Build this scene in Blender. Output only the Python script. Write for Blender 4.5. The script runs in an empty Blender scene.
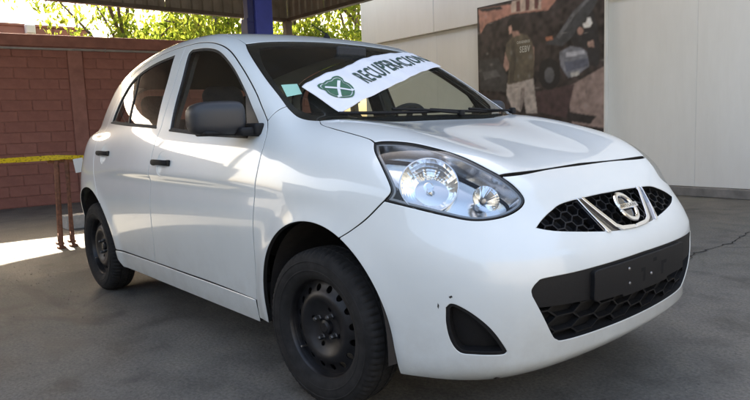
import bpy, bmesh, math, random
import numpy as np
from mathutils import Vector, Matrix, Euler, geometry

random.seed(7)
RNG = np.random.default_rng(7)
PI = math.pi
SC = bpy.context.scene
COL = SC.collection

# ------------------------------------------------------------------ camera
CAM_POS = (1.8085, -2.0764, 1.0159)
CAM_YAW, CAM_PITCH, CAM_ROLL, CAM_F = 2.43089, -0.11981, -0.03831, 626.09   # focal length in 750ths of the width
cam_d = bpy.data.cameras.new('camera')
cam_o = bpy.data.objects.new('camera', cam_d)
COL.objects.link(cam_o)
cam_d.sensor_width = 36.0
cam_d.lens = CAM_F / 750.0 * 36.0
cam_d.clip_start = 0.05
cam_d.clip_end = 2000.0
fw = Vector((math.cos(CAM_PITCH) * math.cos(CAM_YAW), math.cos(CAM_PITCH) * math.sin(CAM_YAW), math.sin(CAM_PITCH)))
rt = fw.cross(Vector((0, 0, 1))).normalized()
up = rt.cross(fw)
rt2 = rt * math.cos(CAM_ROLL) + up * math.sin(CAM_ROLL)
up2 = -rt * math.sin(CAM_ROLL) + up * math.cos(CAM_ROLL)
cam_o.matrix_world = Matrix((
    (rt2.x, up2.x, -fw.x, CAM_POS[0]),
    (rt2.y, up2.y, -fw.y, CAM_POS[1]),
    (rt2.z, up2.z, -fw.z, CAM_POS[2]),
    (0, 0, 0, 1)))
SC.camera = cam_o

# ------------------------------------------------------------------ sky and sun
SUN_DIR = Vector((-0.80, 0.10, 0.592)).normalized()      # towards the sun
world = bpy.data.worlds.new('World')
SC.world = world
world.use_nodes = True
wn = world.node_tree
wn.nodes.clear()
w_out = wn.nodes.new('ShaderNodeOutputWorld')
w_bg = wn.nodes.new('ShaderNodeBackground')
w_sky = wn.nodes.new('ShaderNodeTexSky')
w_sky.sky_type = 'NISHITA'
w_sky.sun_disc = False
w_sky.sun_elevation = math.asin(SUN_DIR.z)
w_sky.sun_rotation = math.atan2(SUN_DIR.x, SUN_DIR.y)
w_sky.dust_density = 5.0
w_sky.air_density = 1.0
w_sky.ozone_density = 0.6
w_bg.inputs['Strength'].default_value = 0.13
wn.links.new(w_sky.outputs['Color'], w_bg.inputs['Color'])
wn.links.new(w_bg.outputs['Background'], w_out.inputs['Surface'])

sun_d = bpy.data.lights.new('sun', 'SUN')
sun_d.energy = 4.5
sun_d.angle = math.radians(0.5)
sun_d.color = (1.0, 0.95, 0.87)
sun_o = bpy.data.objects.new('sun', sun_d)
COL.objects.link(sun_o)
sun_o.rotation_euler = (-SUN_DIR).to_track_quat('-Z', 'Y').to_euler()
sun_o.location = (-10, 2, 20)

SC.view_settings.view_transform = 'Standard'
SC.view_settings.look = 'None'
SC.view_settings.exposure = 2.62
SC.view_settings.use_white_balance = True
SC.view_settings.white_balance_temperature = 7450
SC.view_settings.gamma = 1.0
SC.view_settings.use_curve_mapping = False
SC.cycles.use_denoising = True
SC.cycles.max_bounces = 10
SC.cycles.transparent_max_bounces = 16
SC.cycles.sample_clamp_indirect = 6.0
SC.cycles.caustics_reflective = False
SC.cycles.caustics_refractive = False

# ------------------------------------------------------------------ materials
MATS = {}
def srgb(r, g, b):
    def f(c):
        c = c / 255.0
        return c / 12.92 if c <= 0.04045 else ((c + 0.055) / 1.055) ** 2.4
    return (f(r), f(g), f(b))

class NT:
    """small helper round a material node tree"""
    def __init__(self, name):
        self.m = bpy.data.materials.new(name)
        self.m.use_nodes = True
        self.t = self.m.node_tree
        self.b = self.t.nodes['Principled BSDF']
        self.out = self.t.nodes['Material Output']
        MATS[name] = self.m
    def n(self, kind, **kw):
        nd = self.t.nodes.new(kind)
        for k, v in kw.items():
            if k in nd.inputs.keys() if hasattr(nd.inputs, 'keys') else False:
                nd.inputs[k].default_value = v
            else:
                setattr(nd, k, v)
        return nd
    def l(self, a, b):
        self.t.links.new(a, b)
    def coord(self, scale=(1, 1, 1)):
        c = self.n('ShaderNodeTexCoord')
        mp = self.n('ShaderNodeMapping')
        mp.inputs['Scale'].default_value = scale
        self.l(c.outputs['Object'], mp.inputs['Vector'])
        return mp.outputs['Vector']
    def noise(self, scale, detail=4.0, rough=0.55, vec=None, dist=0.0):
        nd = self.n('ShaderNodeTexNoise')
        nd.inputs['Scale'].default_value = scale
        nd.inputs['Detail'].default_value = detail
        nd.inputs['Roughness'].default_value = rough
        nd.inputs['Distortion'].default_value = dist
        self.l(vec if vec is not None else self.coord(), nd.inputs['Vector'])
        return nd.outputs['Fac']
    def ramp(self, fac, stops):
        nd = self.n('ShaderNodeValToRGB')
        cr = nd.color_ramp
        while len(cr.elements) < len(stops):
            cr.elements.new(0.5)
        for e, (p, c) in zip(cr.elements, stops):
            e.position = p
            e.color = (*c, 1) if len(c) == 3 else c
        self.l(fac, nd.inputs['Fac'])
        return nd.outputs['Color']
    def mix(self, fac, a, b, blend='MIX'):
        nd = self.n('ShaderNodeMix')
        nd.data_type = 'RGBA'
        nd.blend_type = blend
        for sock, v in ((nd.inputs[0], fac), (nd.inputs[6], a), (nd.inputs[7], b)):
            if isinstance(v, (int, float)):
                sock.default_value = v
            elif isinstance(v, tuple):
                sock.default_value = (*v, 1) if len(v) == 3 else v
            else:
                self.l(v, sock)
        return nd.outputs[2]
    def bump(self, height, strength=0.3, dist=0.01):
        nd = self.n('ShaderNodeBump')
        nd.inputs['Strength'].default_value = strength
        nd.inputs['Distance'].default_value = dist
        self.l(height, nd.inputs['Height'])
        self.l(nd.outputs['Normal'], self.b.inputs['Normal'])
    def base(self, v):
        if isinstance(v, tuple):
            self.b.inputs['Base Color'].default_value = (*v, 1)
        else:
            self.l(v, self.b.inputs['Base Color'])
    def set(self, **kw):
        for k, v in kw.items():
            s = self.b.inputs[k.replace('_', ' ')]
            if isinstance(v, (int, float)):
                s.default_value = v
            elif isinstance(v, tuple):
                s.default_value = (*v, 1) if len(v) == 3 else v
            else:
                self.l(v, s)

def simple(name, base, rough=0.5, metal=0.0, var=0.0, scale=30.0, bump=0.0, **kw):
    t = NT(name)
    if var > 0:
        f = t.noise(scale, 5)
        t.base(t.ramp(f, [(0.3, tuple(c * (1 - var) for c in base)), (0.7, tuple(min(1, c * (1 + var)) for c in base))]))
        if bump > 0:
            t.bump(f, bump, 0.002)
    else:
        t.base(base)
    t.set(Roughness=rough, Metallic=metal, **kw)
    return t.m

def glass_mat(name, tint, rough=0.0, f0=1.5, dirt=0.0):
    t = NT(name)
    t.t.nodes.remove(t.b)
    tr = t.n('ShaderNodeBsdfTransparent')
    tr.inputs['Color'].default_value = (*tint, 1)
    gl = t.n('ShaderNodeBsdfGlossy')
    gl.inputs['Roughness'].default_value = rough
    fr = t.n('ShaderNodeFresnel')
    ge = t.n('ShaderNodeNewGeometry')
    mr = t.n('ShaderNodeMapRange')                      # a thin pane: same reflection from either side
    mr.inputs['To Min'].default_value = f0
    mr.inputs['To Max'].default_value = 1.0 / f0
    t.l(ge.outputs['Backfacing'], mr.inputs['Value'])
    t.l(mr.outputs['Result'], fr.inputs['IOR'])
    mx = t.n('ShaderNodeMixShader')
    t.l(fr.outputs['Fac'], mx.inputs['Fac'])
    t.l(tr.outputs[0], mx.inputs[1])
    t.l(gl.outputs[0], mx.inputs[2])
    last = mx.outputs[0]
    if dirt > 0:
        df = t.n('ShaderNodeBsdfDiffuse')
        df.inputs['Color'].default_value = (0.55, 0.53, 0.5, 1)
        m2 = t.n('ShaderNodeMixShader')
        f = t.noise(14, 6)
        r = t.ramp(f, [(0.35, (dirt * .4,) * 3), (0.75, (dirt * 1.6,) * 3)])
        t.l(r, m2.inputs['Fac'])
        t.l(last, m2.inputs[1])
        t.l(df.outputs[0], m2.inputs[2])
        last = m2.outputs[0]
    t.l(last, t.out.inputs['Surface'])
    return t.m

def build_materials():
    # pearl white car paint with a thin film of road dust low down
    t = NT('car_paint')
    f = t.noise(3.0, 6, 0.6)
    col = t.ramp(f, [(0.3, (0.685, 0.728, 0.725)), (0.7, (0.735, 0.778, 0.775))])
    # road dust: speckled film, mostly on the lowest hand's breadth of the panels
    sp = t.n('ShaderNodeSeparateXYZ')
    t.l(t.coord(), sp.inputs[0])
    hm = t.n('ShaderNodeMapRange')
    hm.inputs['From Min'].default_value = 0.52; hm.inputs['From Max'].default_value = 0.18
    t.l(sp.outputs['Z'], hm.inputs['Value'])
    dn = t.ramp(t.noise(9, 8, 0.7), [(0.35, (0.05,) * 3), (0.75, (0.55,) * 3)])
    dm = t.n('ShaderNodeMath'); dm.operation = 'MULTIPLY'
    t.l(hm.outputs[0], dm.inputs[0]); t.l(dn, dm.inputs[1])
    col = t.mix(dm.outputs[0], col, (0.40, 0.37, 0.33))
    t.base(col)
    f2 = t.noise(7, 6, 0.65)
    t.set(Roughness=0.30, Metallic=0.0, Coat_Weight=1.0)
    cr_ = t.n('ShaderNodeMapRange')
    cr_.inputs['From Min'].default_value = 0.35; cr_.inputs['From Max'].default_value = 0.75
    cr_.inputs['To Min'].default_value = 0.012; cr_.inputs['To Max'].default_value = 0.07
    t.l(f2, cr_.inputs['Value']); t.l(cr_.outputs[0], t.b.inputs['Coat Roughness'])
    t.b.inputs['Specular IOR Level'].default_value = 0.5
    fl = t.n('ShaderNodeTexVoronoi')
    fl.inputs['Scale'].default_value = 2500
    t.l(t.coord(), fl.inputs['Vector'])
    simple('seam_dark', (0.012, 0.012, 0.012), 0.8)  # gap shade put into the colour of panel return edges; also lamp gaskets
    simple('black_plastic', (0.008, 0.008, 0.009), 0.62, var=0.25, scale=200, bump=0.15)
    simple('grey_plastic', (0.028, 0.029, 0.033), 0.42, var=0.1, scale=400, bump=0.1)
    simple('gloss_black', (0.008, 0.008, 0.010), 0.06, Coat_Weight=1.0)
    simple('rubber', (0.022, 0.021, 0.021), 0.72, var=0.35, scale=45, bump=0.1)
    simple('tyre_rubber', (0.017, 0.0165, 0.0165), 0.85, var=0.4, scale=26, bump=0.2)
    simple('steel_black', (0.012, 0.012, 0.014), 0.42, metal=0.25, var=0.5, scale=22)
    simple('steel_worn', (0.30, 0.29, 0.28), 0.45, metal=0.9, var=0.4, scale=60)
    simple('steel_dull', (0.10, 0.10, 0.10), 0.5, metal=0.8, var=0.4, scale=60)
    simple('chrome', (0.86, 0.87, 0.89), 0.06, metal=1.0)
    simple('reflector', (0.83, 0.85, 0.87), 0.10, metal=1.0)
    simple('lamp_grey', (0.62, 0.63, 0.64), 0.16, metal=1.0)
    simple('lamp_frame', (0.20, 0.21, 0.22), 0.30, metal=0.5)
    simple('bulb_glass', (0.75, 0.6, 0.45), 0.1)
    simple('interior_dark', (0.030, 0.030, 0.032), 0.75, var=0.2, scale=80)
    simple('interior_grey', (0.075, 0.074, 0.072), 0.85, var=0.2, scale=60)
    simple('headliner', (0.16, 0.155, 0.145), 0.95)
    simple('seat_cloth', (0.035, 0.035, 0.038), 0.9, var=0.3, scale=150, bump=0.2)
    simple('underbody', (0.026, 0.022, 0.020), 0.9, var=0.4, scale=12)
    simple('tail_red', (0.35, 0.01, 0.01), 0.12, Coat_Weight=1.0)
    glass_mat('window_glass', (0.86, 0.92, 0.88), 0.0, 1.5, dirt=0.012)
    glass_mat('side_glass', (0.88, 0.92, 0.90), 0.0, 1.5, dirt=0.008)
    glass_mat('rear_side_glass', (0.66, 0.69, 0.67), 0.0, 1.55, dirt=0.01)
    glass_mat('lens_clear', (0.93, 0.95, 0.96), 0.0, 1.45)
    simple('frit_black', (0.010, 0.010, 0.011), 0.25)
    simple('sticker_green', (0.33, 0.62, 0.50), 0.6)
    simple('ban_cloth', (0.80, 0.80, 0.83), 0.85, var=0.03, scale=12)
    simple('ban_green', (0.05, 0.15, 0.085), 0.8, var=0.15, scale=60)
    simple('ban_ink', (0.035, 0.075, 0.06), 0.8, var=0.2, scale=60)
    simple('scuff', (0.03, 0.03, 0.03), 0.8)
    simple('mirror_glass', (0.9, 0.9, 0.9), 0.02, metal=1.0)
    # ground: worn yard concrete, stained
    t = NT('ground_concrete')
    v = t.coord()
    big = t.noise(0.55, 5, 0.6, v, 0.6)
    mid = t.noise(3.2, 8, 0.65, v, 0.3)
    fine = t.noise(70, 6, 0.7, v)
    c1 = t.ramp(big, [(0.30, (0.106, 0.101, 0.090)), (0.52, (0.148, 0.140, 0.124)), (0.72, (0.116, 0.119, 0.102))])
    c2 = t.ramp(mid, [(0.30, (0.50, 0.50, 0.49)), (0.50, (1.0, 1.0, 1.0)), (0.70, (1.30, 1.27, 1.20))])
    col = t.mix(1.0, c1, c2, 'MULTIPLY')
    c3 = t.ramp(fine, [(0.34, (0.50, 0.50, 0.50)), (0.62, (1.25, 1.25, 1.25))])
    col = t.mix(0.8, col, c3, 'MULTIPLY')
    # oil stains
    oil = t.noise(1.3, 4, 0.55, t.coord((1.0, 1.6, 1.0)), 1.1)
    om = t.ramp(oil, [(0.60, (0, 0, 0)), (0.70, (1, 1, 1))])
    col = t.mix(t.mix(0.55, (0, 0, 0), om, 'MIX'), col, (0.035, 0.034, 0.033))
    # cracks
    vo = t.n('ShaderNodeTexVoronoi')
    vo.feature = 'DISTANCE_TO_EDGE'
    vo.inputs['Scale'].default_value = 0.42
    wv = t.n('ShaderNodeMix'); wv.data_type = 'RGBA'
    nz = t.n('ShaderNodeTexNoise'); nz.inputs['Scale'].default_value = 2.2; nz.inputs['Detail'].default_value = 6
    t.l(v, nz.inputs['Vector'])
    wv.inputs[0].default_value = 0.22
    t.l(v, wv.inputs[6]); t.l(nz.outputs['Color'], wv.inputs[7])
    t.l(wv.outputs[2], vo.inputs['Vector'])
    cr = t.ramp(vo.outputs['Distance'], [(0.0, (1, 1, 1)), (0.010, (0, 0, 0))])
    ckm = t.ramp(t.noise(0.8, 3, 0.5, t.coord((1.3, 0.7, 1))), [(0.52, (0, 0, 0)), (0.62, (1, 1, 1))])
    cr = t.mix(1.0, cr, ckm, 'MULTIPLY')
    col = t.mix(t.mix(0.6, (0, 0, 0), cr), col, (0.04, 0.038, 0.036))
    t.base(col)
    rr = t.ramp(mid, [(0.3, (0.62,) * 3), (0.7, (0.9,) * 3)])
    t.set(Roughness=rr)
    grit_ = t.noise(19, 7, 0.75, v)
    h = t.mix(0.5, t.mix(0.5, fine, grit_), mid)
    h2 = t.mix(0.5, h, cr, 'SUBTRACT')
    t.bump(h2, 0.8, 0.014)
    # painted brick
    t = NT('brick_paint')
    oi = t.n('ShaderNodeObjectInfo')
    rc = t.ramp(oi.outputs['Random'], [(0.0, (0.325, 0.128, 0.100)), (0.5, (0.345, 0.138, 0.108)), (1.0, (0.37, 0.152, 0.120))])
    g = t.coord()
    n1 = t.noise(9, 6, 0.65, g)
    col = t.mix(0.6, rc, t.ramp(n1, [(0.3, (0.72, 0.70, 0.70)), (0.7, (1.15, 1.15, 1.15))]), 'MULTIPLY')
    t.base(col)
    t.set(Roughness=0.8)
    t.bump(t.noise(90, 5, 0.7, g), 0.35, 0.003)
    simple('brick_joint', (0.31, 0.135, 0.108), 0.9, var=0.25, scale=20, bump=0.3)
    simple('brick_beam', (0.355, 0.153, 0.122), 0.8, var=0.22, scale=6, bump=0.2)
    simple('far_red', (0.36, 0.17, 0.14), 0.85, var=0.15, scale=3)
    simple('conduit', (0.36, 0.33, 0.31), 0.6, var=0.2, scale=8)
    # white wall panels
    t = NT('white_wall')
    g = t.coord((1, 1, 0.35))
    n1 = t.noise(1.2, 6, 0.6, g)
    n2 = t.noise(14, 6, 0.7, t.coord((1, 1, 0.15)))
    c = t.ramp(n1, [(0.3, (0.75, 0.725, 0.675)), (0.7, (0.82, 0.80, 0.755))])
    c = t.mix(0.16, c, t.ramp(n2, [(0.35, (0.86, 0.85, 0.83)), (0.65, (1.05, 1.05, 1.05))]), 'MULTIPLY')
    t.base(c)
    t.set(Roughness=0.85)
    t.bump(t.noise(120, 4, 0.6), 0.25, 0.002)
    simple('wall_trim', (0.72, 0.70, 0.66), 0.8, var=0.06, scale=4)
    simple('shade_wall', (0.15, 0.15, 0.15), 0.9, var=0.15, scale=2)
    simple('shade_wall_coping', (0.2, 0.2, 0.2), 0.9, var=0.15, scale=4)
    simple('skirting', (0.20, 0.185, 0.17), 0.9, var=0.3, scale=7, bump=0.3)
    simple('canopy_sheet', (0.30, 0.27, 0.23), 0.55, metal=0.3, var=0.25, scale=3)
    simple('canopy_beam', (0.13, 0.105, 0.085), 0.6, var=0.25, scale=6)
    simple('post_brown', (0.15, 0.12, 0.09), 0.65, var=0.25, scale=8)
    simple('lift_blue', (0.030, 0.045, 0.30), 0.40, var=0.12, scale=9)
    simple('lift_blue_shaded', (0.012, 0.015, 0.10), 0.5, var=0.2, scale=9)  # darker copy of the lift blue, for the column's shaded side
    simple('rust', (0.17, 0.070, 0.040), 0.75, metal=0.2, var=0.5, scale=30, bump=0.3)
    simple('cement_block', (0.42, 0.41, 0.39), 0.9, var=0.2, scale=20, bump=0.4)
    simple('paper', (0.75, 0.75, 0.74), 0.8)
    simple('box_white', (0.80, 0.80, 0.80), 0.6)
    # barrier tape: yellow with worn black print
    t = NT('barrier_tape')
    g = t.coord((1, 26, 60))
    n1 = t.noise(1.6, 3, 0.6, g)
    msk = t.ramp(n1, [(0.56, (0, 0, 0)), (0.60, (1, 1, 1))])
    t.base(t.mix(t.mix(0.75, (0, 0, 0), msk), (0.72, 0.52, 0.02), (0.05, 0.045, 0.02)))
    t.set(Roughness=0.45)
    # leaves
    for nm, c in (('leaf_a', (0.115, 0.155, 0.03)), ('leaf_b', (0.155, 0.175, 0.04)), ('leaf_c', (0.085, 0.12, 0.027))):
        t = NT(nm)
        t.t.nodes.remove(t.b)
        d = t.n('ShaderNodeBsdfDiffuse'); d.inputs['Color'].default_value = (*c, 1)
        tl = t.n('ShaderNodeBsdfTranslucent'); tl.inputs['Color'].default_value = (c[0] * 2.6, c[1] * 2.5, c[2] * 1.6, 1)
        mx = t.n('ShaderNodeMixShader'); mx.inputs['Fac'].default_value = 0.5
        t.l(d.outputs[0], mx.inputs[1]); t.l(tl.outputs[0], mx.inputs[2])
        t.l(mx.outputs[0], t.out.inputs['Surface'])
    simple('bark', (0.12, 0.09, 0.065), 0.9, var=0.4, scale=20, bump=0.5)
build_materials()
MATS['black_plastic'].node_tree.nodes['Principled BSDF'].inputs['Specular IOR Level'].default_value = 0.3
MATS['tyre_rubber'].node_tree.nodes['Principled BSDF'].inputs['Specular IOR Level'].default_value = 0.3

# ------------------------------------------------------------------ object helpers
def wm(o):
    m = o.matrix_basis.copy()
    if o.parent:
        m = wm(o.parent) @ o.matrix_parent_inverse @ m
    return m
def setpar(o, p):
    o.parent = p
    if p is not None:
        o.matrix_parent_inverse = wm(p).inverted()
def tag(o, label=None, cat=None, group=None, kind=None):
    if label: o['label'] = label
    if cat: o['category'] = cat
    if group: o['group'] = group
    if kind: o['kind'] = kind
    return o
def thing(name, loc, label, cat, group=None):
    o = bpy.data.objects.new(name, None)
    o.empty_display_size = 0.2
    o.location = loc
    COL.objects.link(o)
    return tag(o, label, cat, group)
def part_empty(name, loc, parent):
    o = bpy.data.objects.new(name, None)
    o.empty_display_size = 0.1
    o.location = loc
    COL.objects.link(o)
    setpar(o, parent)
    return o
def obj(name, V, F, mats, parent=None, normals=None, smooth=False, mi=None, origin=None):
    """one mesh object; V in world coordinates, origin = where its own origin goes"""
    V = np.asarray(V, float)
    o0 = np.zeros(3) if origin is None else np.array(origin, float)
    me = bpy.data.meshes.new(name)
    me.from_pydata((V - o0).tolist(), [], [tuple(int(i) for i in f) for f in F])
    if isinstance(mats, str):
        mats = [mats]
    for m in mats:
        me.materials.append(MATS[m])
    if mi is not None:
        me.polygons.foreach_set('material_index', np.asarray(mi, np.int32))
    if smooth or normals is not None:
        me.polygons.foreach_set('use_smooth', np.ones(len(me.polygons), bool))
    if normals is not None:
        me.normals_split_custom_set_from_vertices(np.asarray(normals, float).tolist())
    me.update()
    o = bpy.data.objects.new(name, me)
    o.location = tuple(o0)
    COL.objects.link(o)
    if parent is not None:
        setpar(o, parent)
    return o
class MB:
    """collects simple solids into one vertex/face list"""
    def __init__(self):
        self.V = []; self.F = []; self.mi = []
    def add(self, V, F, mi=0):
        b = len(self.V)
        self.V += [tuple(v) for v in V]
        self.F += [tuple(i + b for i in f) for f in F]
        self.mi += [mi] * len(F)
        return self
    def box(self, c, s, R=None, mi=0):
        c = Vector(c)
        vs = []
        for dx in (-.5, .5):
            for dy in (-.5, .5):
                for dz in (-.5, .5):
                    v = Vector((dx * s[0], dy * s[1], dz * s[2]))
                    vs.append(c + (R @ v if R is not None else v))
        return self.add(vs, [(0, 1, 3, 2), (4, 6, 7, 5), (0, 4, 5, 1), (2, 3, 7, 6), (0, 2, 6, 4), (1, 5, 7, 3)], mi)
    def bbox(self, c, s, r=0.005, seg=2, R=None, mi=0):
        """bevelled box"""
        bm = bmesh.new()
        bmesh.ops.create_cube(bm, size=1.0)
        for v in bm.verts:
            v.co = Vector((v.co.x * s[0], v.co.y * s[1], v.co.z * s[2]))
        bmesh.ops.bevel(bm, geom=list(bm.edges), offset=min(r, min(s) * .49), segments=seg, profile=0.5, affect='EDGES')
        bm.verts.index_update()
        c = Vector(c)
        V = [c + (R @ v.co if R is not None else v.co) for v in bm.verts]
        F = [[v.index for v in f.verts] for f in bm.faces]
        bm.free()
        return self.add(V, F, mi)
    def tube(self, pts, r, n=8, mi=0, cap=True):
        pts = [Vector(p) for p in pts]
        rs = r if isinstance(r, (list, tuple)) else [r] * len(pts)
        V = []; F = []
        ref = None
        for i, p in enumerate(pts):
            d = (pts[min(i + 1, len(pts) - 1)] - pts[max(i - 1, 0)]).normalized()
            if ref is None:
                ref = d.orthogonal().normalized()
            ref = (ref - d * ref.dot(d)).normalized()
            b = d.cross(ref)
            for k in range(n):
                a = 2 * PI * k / n
                V.append(p + (ref * math.cos(a) + b * math.sin(a)) * rs[i])
        for i in range(len(pts) - 1):
            for k in range(n):
                F.append((i * n + k, i * n + (k + 1) % n, (i + 1) * n + (k + 1) % n, (i + 1) * n + k))
        if cap:
            F.append(tuple(range(n - 1, -1, -1)))
            F.append(tuple((len(pts) - 1) * n + k for k in range(n)))
        return self.add(V, F, mi)
    def lathe(self, prof, c, axis='y', n=48, mi=0, closed=False, sx=1.0):
        """profile of (radius, along-axis) revolved"""
        V = []; F = []
        c = Vector(c)
        for k in range(n):
            a = 2 * PI * k / n
            for r, h in prof:
                if axis == 'y':
                    V.append(c + Vector((r * math.cos(a), h, r * math.sin(a))))
                elif axis == 'z':
                    V.append(c + Vector((r * math.cos(a), r * math.sin(a), h)))
                else:
                    V.append(c + Vector((h, r * math.cos(a), r * math.sin(a))))
        m = len(prof)
        for k in range(n):
            k2 = (k + 1) % n
            for i in range(m - 1 if not closed else m):
                j = (i + 1) % m
                F.append((k * m + i, k * m + j, k2 * m + j, k2 * m + i))
        return self.add(V, F, mi)
    def build(self, name, mats, parent=None, smooth=False, origin=None, auto=None):
        o = obj(name, self.V, self.F, mats, parent, smooth=smooth, mi=self.mi, origin=origin)
        bm = bmesh.new()
        bm.from_mesh(o.data)
        bmesh.ops.recalc_face_normals(bm, faces=bm.faces)
        if auto is not None:
            for f in bm.faces: f.smooth = True
            for e in bm.edges:
                if len(e.link_faces) == 2 and e.calc_face_angle(0) > auto:
                    e.smooth = False
        bm.to_mesh(o.data)
        bm.free()
        return o
# ================================================================== SETTING
# ---- ground
g = obj('ground', [(-150, -150, 0), (150, -150, 0), (150, 150, 0), (-150, 150, 0)], [(0, 1, 2, 3)], 'ground_concrete')
tag(g, kind='structure')

# ---- painted brick wall
BW0 = Vector((-8.5, 0.2, 0)); BWD = Vector((0.12, 0.993, 0)).normalized(); BWN = Vector((BWD.y, -BWD.x, 0))
BWR = Matrix((BWD, BWN, Vector((0, 0, 1)))).transposed()
def bw(s, out, z):
    return BW0 + BWD * s + BWN * out + Vector((0, 0, z))
wall = thing('brick_wall', BW0, 'red-brown painted block wall with a pale conduit along its top, behind the white car', 'wall')
mb = MB()
mb.box(bw(-0.6, -0.102, 1.17), (11.0, 0.20, 2.34), BWR)
mb.build('mortar_core', 'brick_joint', wall)
mb = MB(); mb.bbox(bw(-0.6, -0.10, 2.425), (11.0, 0.24, 0.17), 0.008, 2, BWR)
mb.build('coping_beam', 'brick_beam', wall)
mb = MB(); mb.bbox(bw(0.66, 0.005, 1.17), (0.20, 0.06, 2.33), 0.006, 2, BWR)
mb.build('pilaster', 'brick_beam', wall)
mb = MB(); mb.bbox(bw(-2.9, 0.005, 1.17), (0.20, 0.06, 2.33), 0.006, 2, BWR)
mb.build('pilaster', 'brick_beam', wall)
mb = MB(); mb.tube([bw(-5.9, 0.035, 2.31), bw(0.2, 0.036, 2.302), bw(4.8, 0.035, 2.31)], 0.017, 10)
for s in (-3.4, -1.9, -0.4, 1.1, 2.6):
    mb.bbox(bw(s, 0.022, 2.305), (0.02, 0.036, 0.05), 0.003, 1, BWR)
mb.build('conduit', 'conduit', wall, smooth=False)
def brick_mesh(L, H, D):
    m = MB(); m.bbox((0, 0, 0), (L, D, H), 0.004, 1)
    me = bpy.data.meshes.new('brick')
    me.from_pydata([tuple(v) for v in m.V], [], m.F)
    me.materials.append(MATS['brick_paint']); me.update()
    return me
CH, BL = 0.1555, 0.395
full = [brick_mesh(BL - 0.012, CH - 0.012, 0.05) for _ in range(1)][0]
cuts = {}
stuff = MB()
for (sa, sb, single) in ((-1.35, 0.555, True), (0.765, 2.75, True), (-2.795, -1.35, False), (2.75, 4.88, False), (-6.05, -3.005, False)):
    for r in range(15):
        z = 0.004 + CH * (r + .5)
        s = sa - (BL * 0.5 if r % 2 else 0.0) + random.uniform(-.02, .02)
        while s < sb - 0.02:
            a = max(s, sa); b = min(s + BL, sb)
            s += BL
            if b - a < 0.05:
                continue
            L = b - a
            out = -0.016 + random.uniform(-0.0035, 0.0035)
            if single:
                key = round(L, 2)
                if key >= round(BL, 2) - 0.005:
                    me = full
                else:
                    me = cuts.setdefault(key, None) or brick_mesh(L - 0.012, CH - 0.012, 0.05)
                    cuts[key] = me
                o = bpy.data.objects.new('brick', me)
                COL.objects.link(o)
                o.matrix_basis = Matrix.Translation(bw((a + b) / 2, out, z)) @ BWR.to_4x4() @ Matrix.Rotation(random.uniform(-.006, .006), 4, 'Y')
                setpar(o, wall)
            else:
                stuff.bbox(bw((a + b) / 2, out, z), (L - 0.012, 0.05, CH - 0.012), 0.007, 1, BWR)
o = stuff.build('bricks_at_wall_ends', 'brick_paint', wall); tag(o, kind='stuff')

# ---- far red wall, lamp pole and white box beyond it
far = thing('boundary_wall', (-14.1, -2, 0), 'low pale red wall far beyond the brick wall under bright sky', 'wall')
mb = MB(); mb.bbox((-14.1, -2.6, 1.74), (0.2, 10.8, 3.48), 0.02, 1); mb.build('wall_face', 'far_red', far)
mb = MB(); mb.bbox((-14.1, -2.6, 3.50), (0.26, 10.8, 0.06), 0.01, 1); mb.build('coping', 'far_red', far)
for k in range(4):
    mb = MB(); mb.bbox((-13.98, -6.5 + k * 2.9, 1.72), (0.08, 0.3, 3.44), 0.01, 1); mb.build('pilaster', 'brick_beam', far)
bx = thing('meter_box', (-13.9, 1.55, 3.28), 'small white box at the top of the far red wall', 'box')
mb = MB(); mb.bbox((-13.9, 1.55, 3.40), (0.12, 0.2, 0.2), 0.012, 2); mb.build('case', 'box_white', bx)
mb = MB(); mb.bbox((-13.83, 1.55, 3.40), (0.02, 0.16, 0.16), 0.006, 1); mb.build('lid', 'box_white', bx)
mb = MB(); mb.bbox((-13.9, 1.55, 3.29), (0.14, 0.06, 0.02), 0.004, 1); mb.build('bracket', 'conduit', bx)
pl = thing('thin_pole', (-13.6, 2.45, 0), 'thin grey pole standing behind the brick wall', 'pole')
mb = MB(); mb.tube([(-13.6, 2.45, 0), (-13.6, 2.45, 3.3), (-13.6, 2.48, 6.2)], [0.035, 0.024, 0.016], 8); mb.build('shaft', 'conduit', pl)
mb = MB(); mb.lathe([(0.0, 0.0), (0.06, 0.0), (0.06, 0.04), (0.03, 0.06), (0.0, 0.06)], (-13.6, 2.45, 0.0), 'z', 12); mb.build('base_flange', 'conduit', pl)

# ---- white panelled wall on the right
WT = Vector((-1, 0.03, 0)).normalized(); WNV = Vector((-0.03, -1, 0)).normalized()
WW0 = Vector((-1.2, 5.8, 0))
WR = Matrix((WT, WNV, Vector((0, 0, 1)))).transposed()
def ww(x, out, z):
    s = (-1.2 - x) / 0.99955
    return WW0 + WT * s + WNV * out + Vector((0, 0, z))
ww_t = thing('white_wall', ww(-1.4, 0, 0), 'off-white panelled wall with an overhanging upper band, behind the car', 'wall')
jx = [-7.72, -5.73, -3.56, -1.39, 0.78, 2.95, 5.12, 7.3]
for a, b in zip(jx[:-1], jx[1:]):
    mb = MB(); mb.bbox(ww((a + b) / 2, -0.10, 1.325), (b - a - 0.008, 0.20, 2.41), 0.004, 1, WR)
    mb.build('panel', 'white_wall', ww_t)
    mb = MB(); mb.bbox(ww((a + b) / 2, -0.075, 3.6), (b - a - 0.004, 0.27, 2.13), 0.006, 1, WR)
    mb.build('upper_panel', 'white_wall', ww_t)
    if a > -6:
        mb = MB(); mb.box(ww(a, -0.012, 1.325), (0.012, 0.02, 2.41), WR)
        mb.build('joint_strip', 'wall_trim', ww_t)
mb = MB(); mb.box(ww(-0.2, -0.16, 2.3), (14.9, 0.06, 4.5), WR); mb.build('wall_core', 'wall_trim', ww_t)
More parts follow.
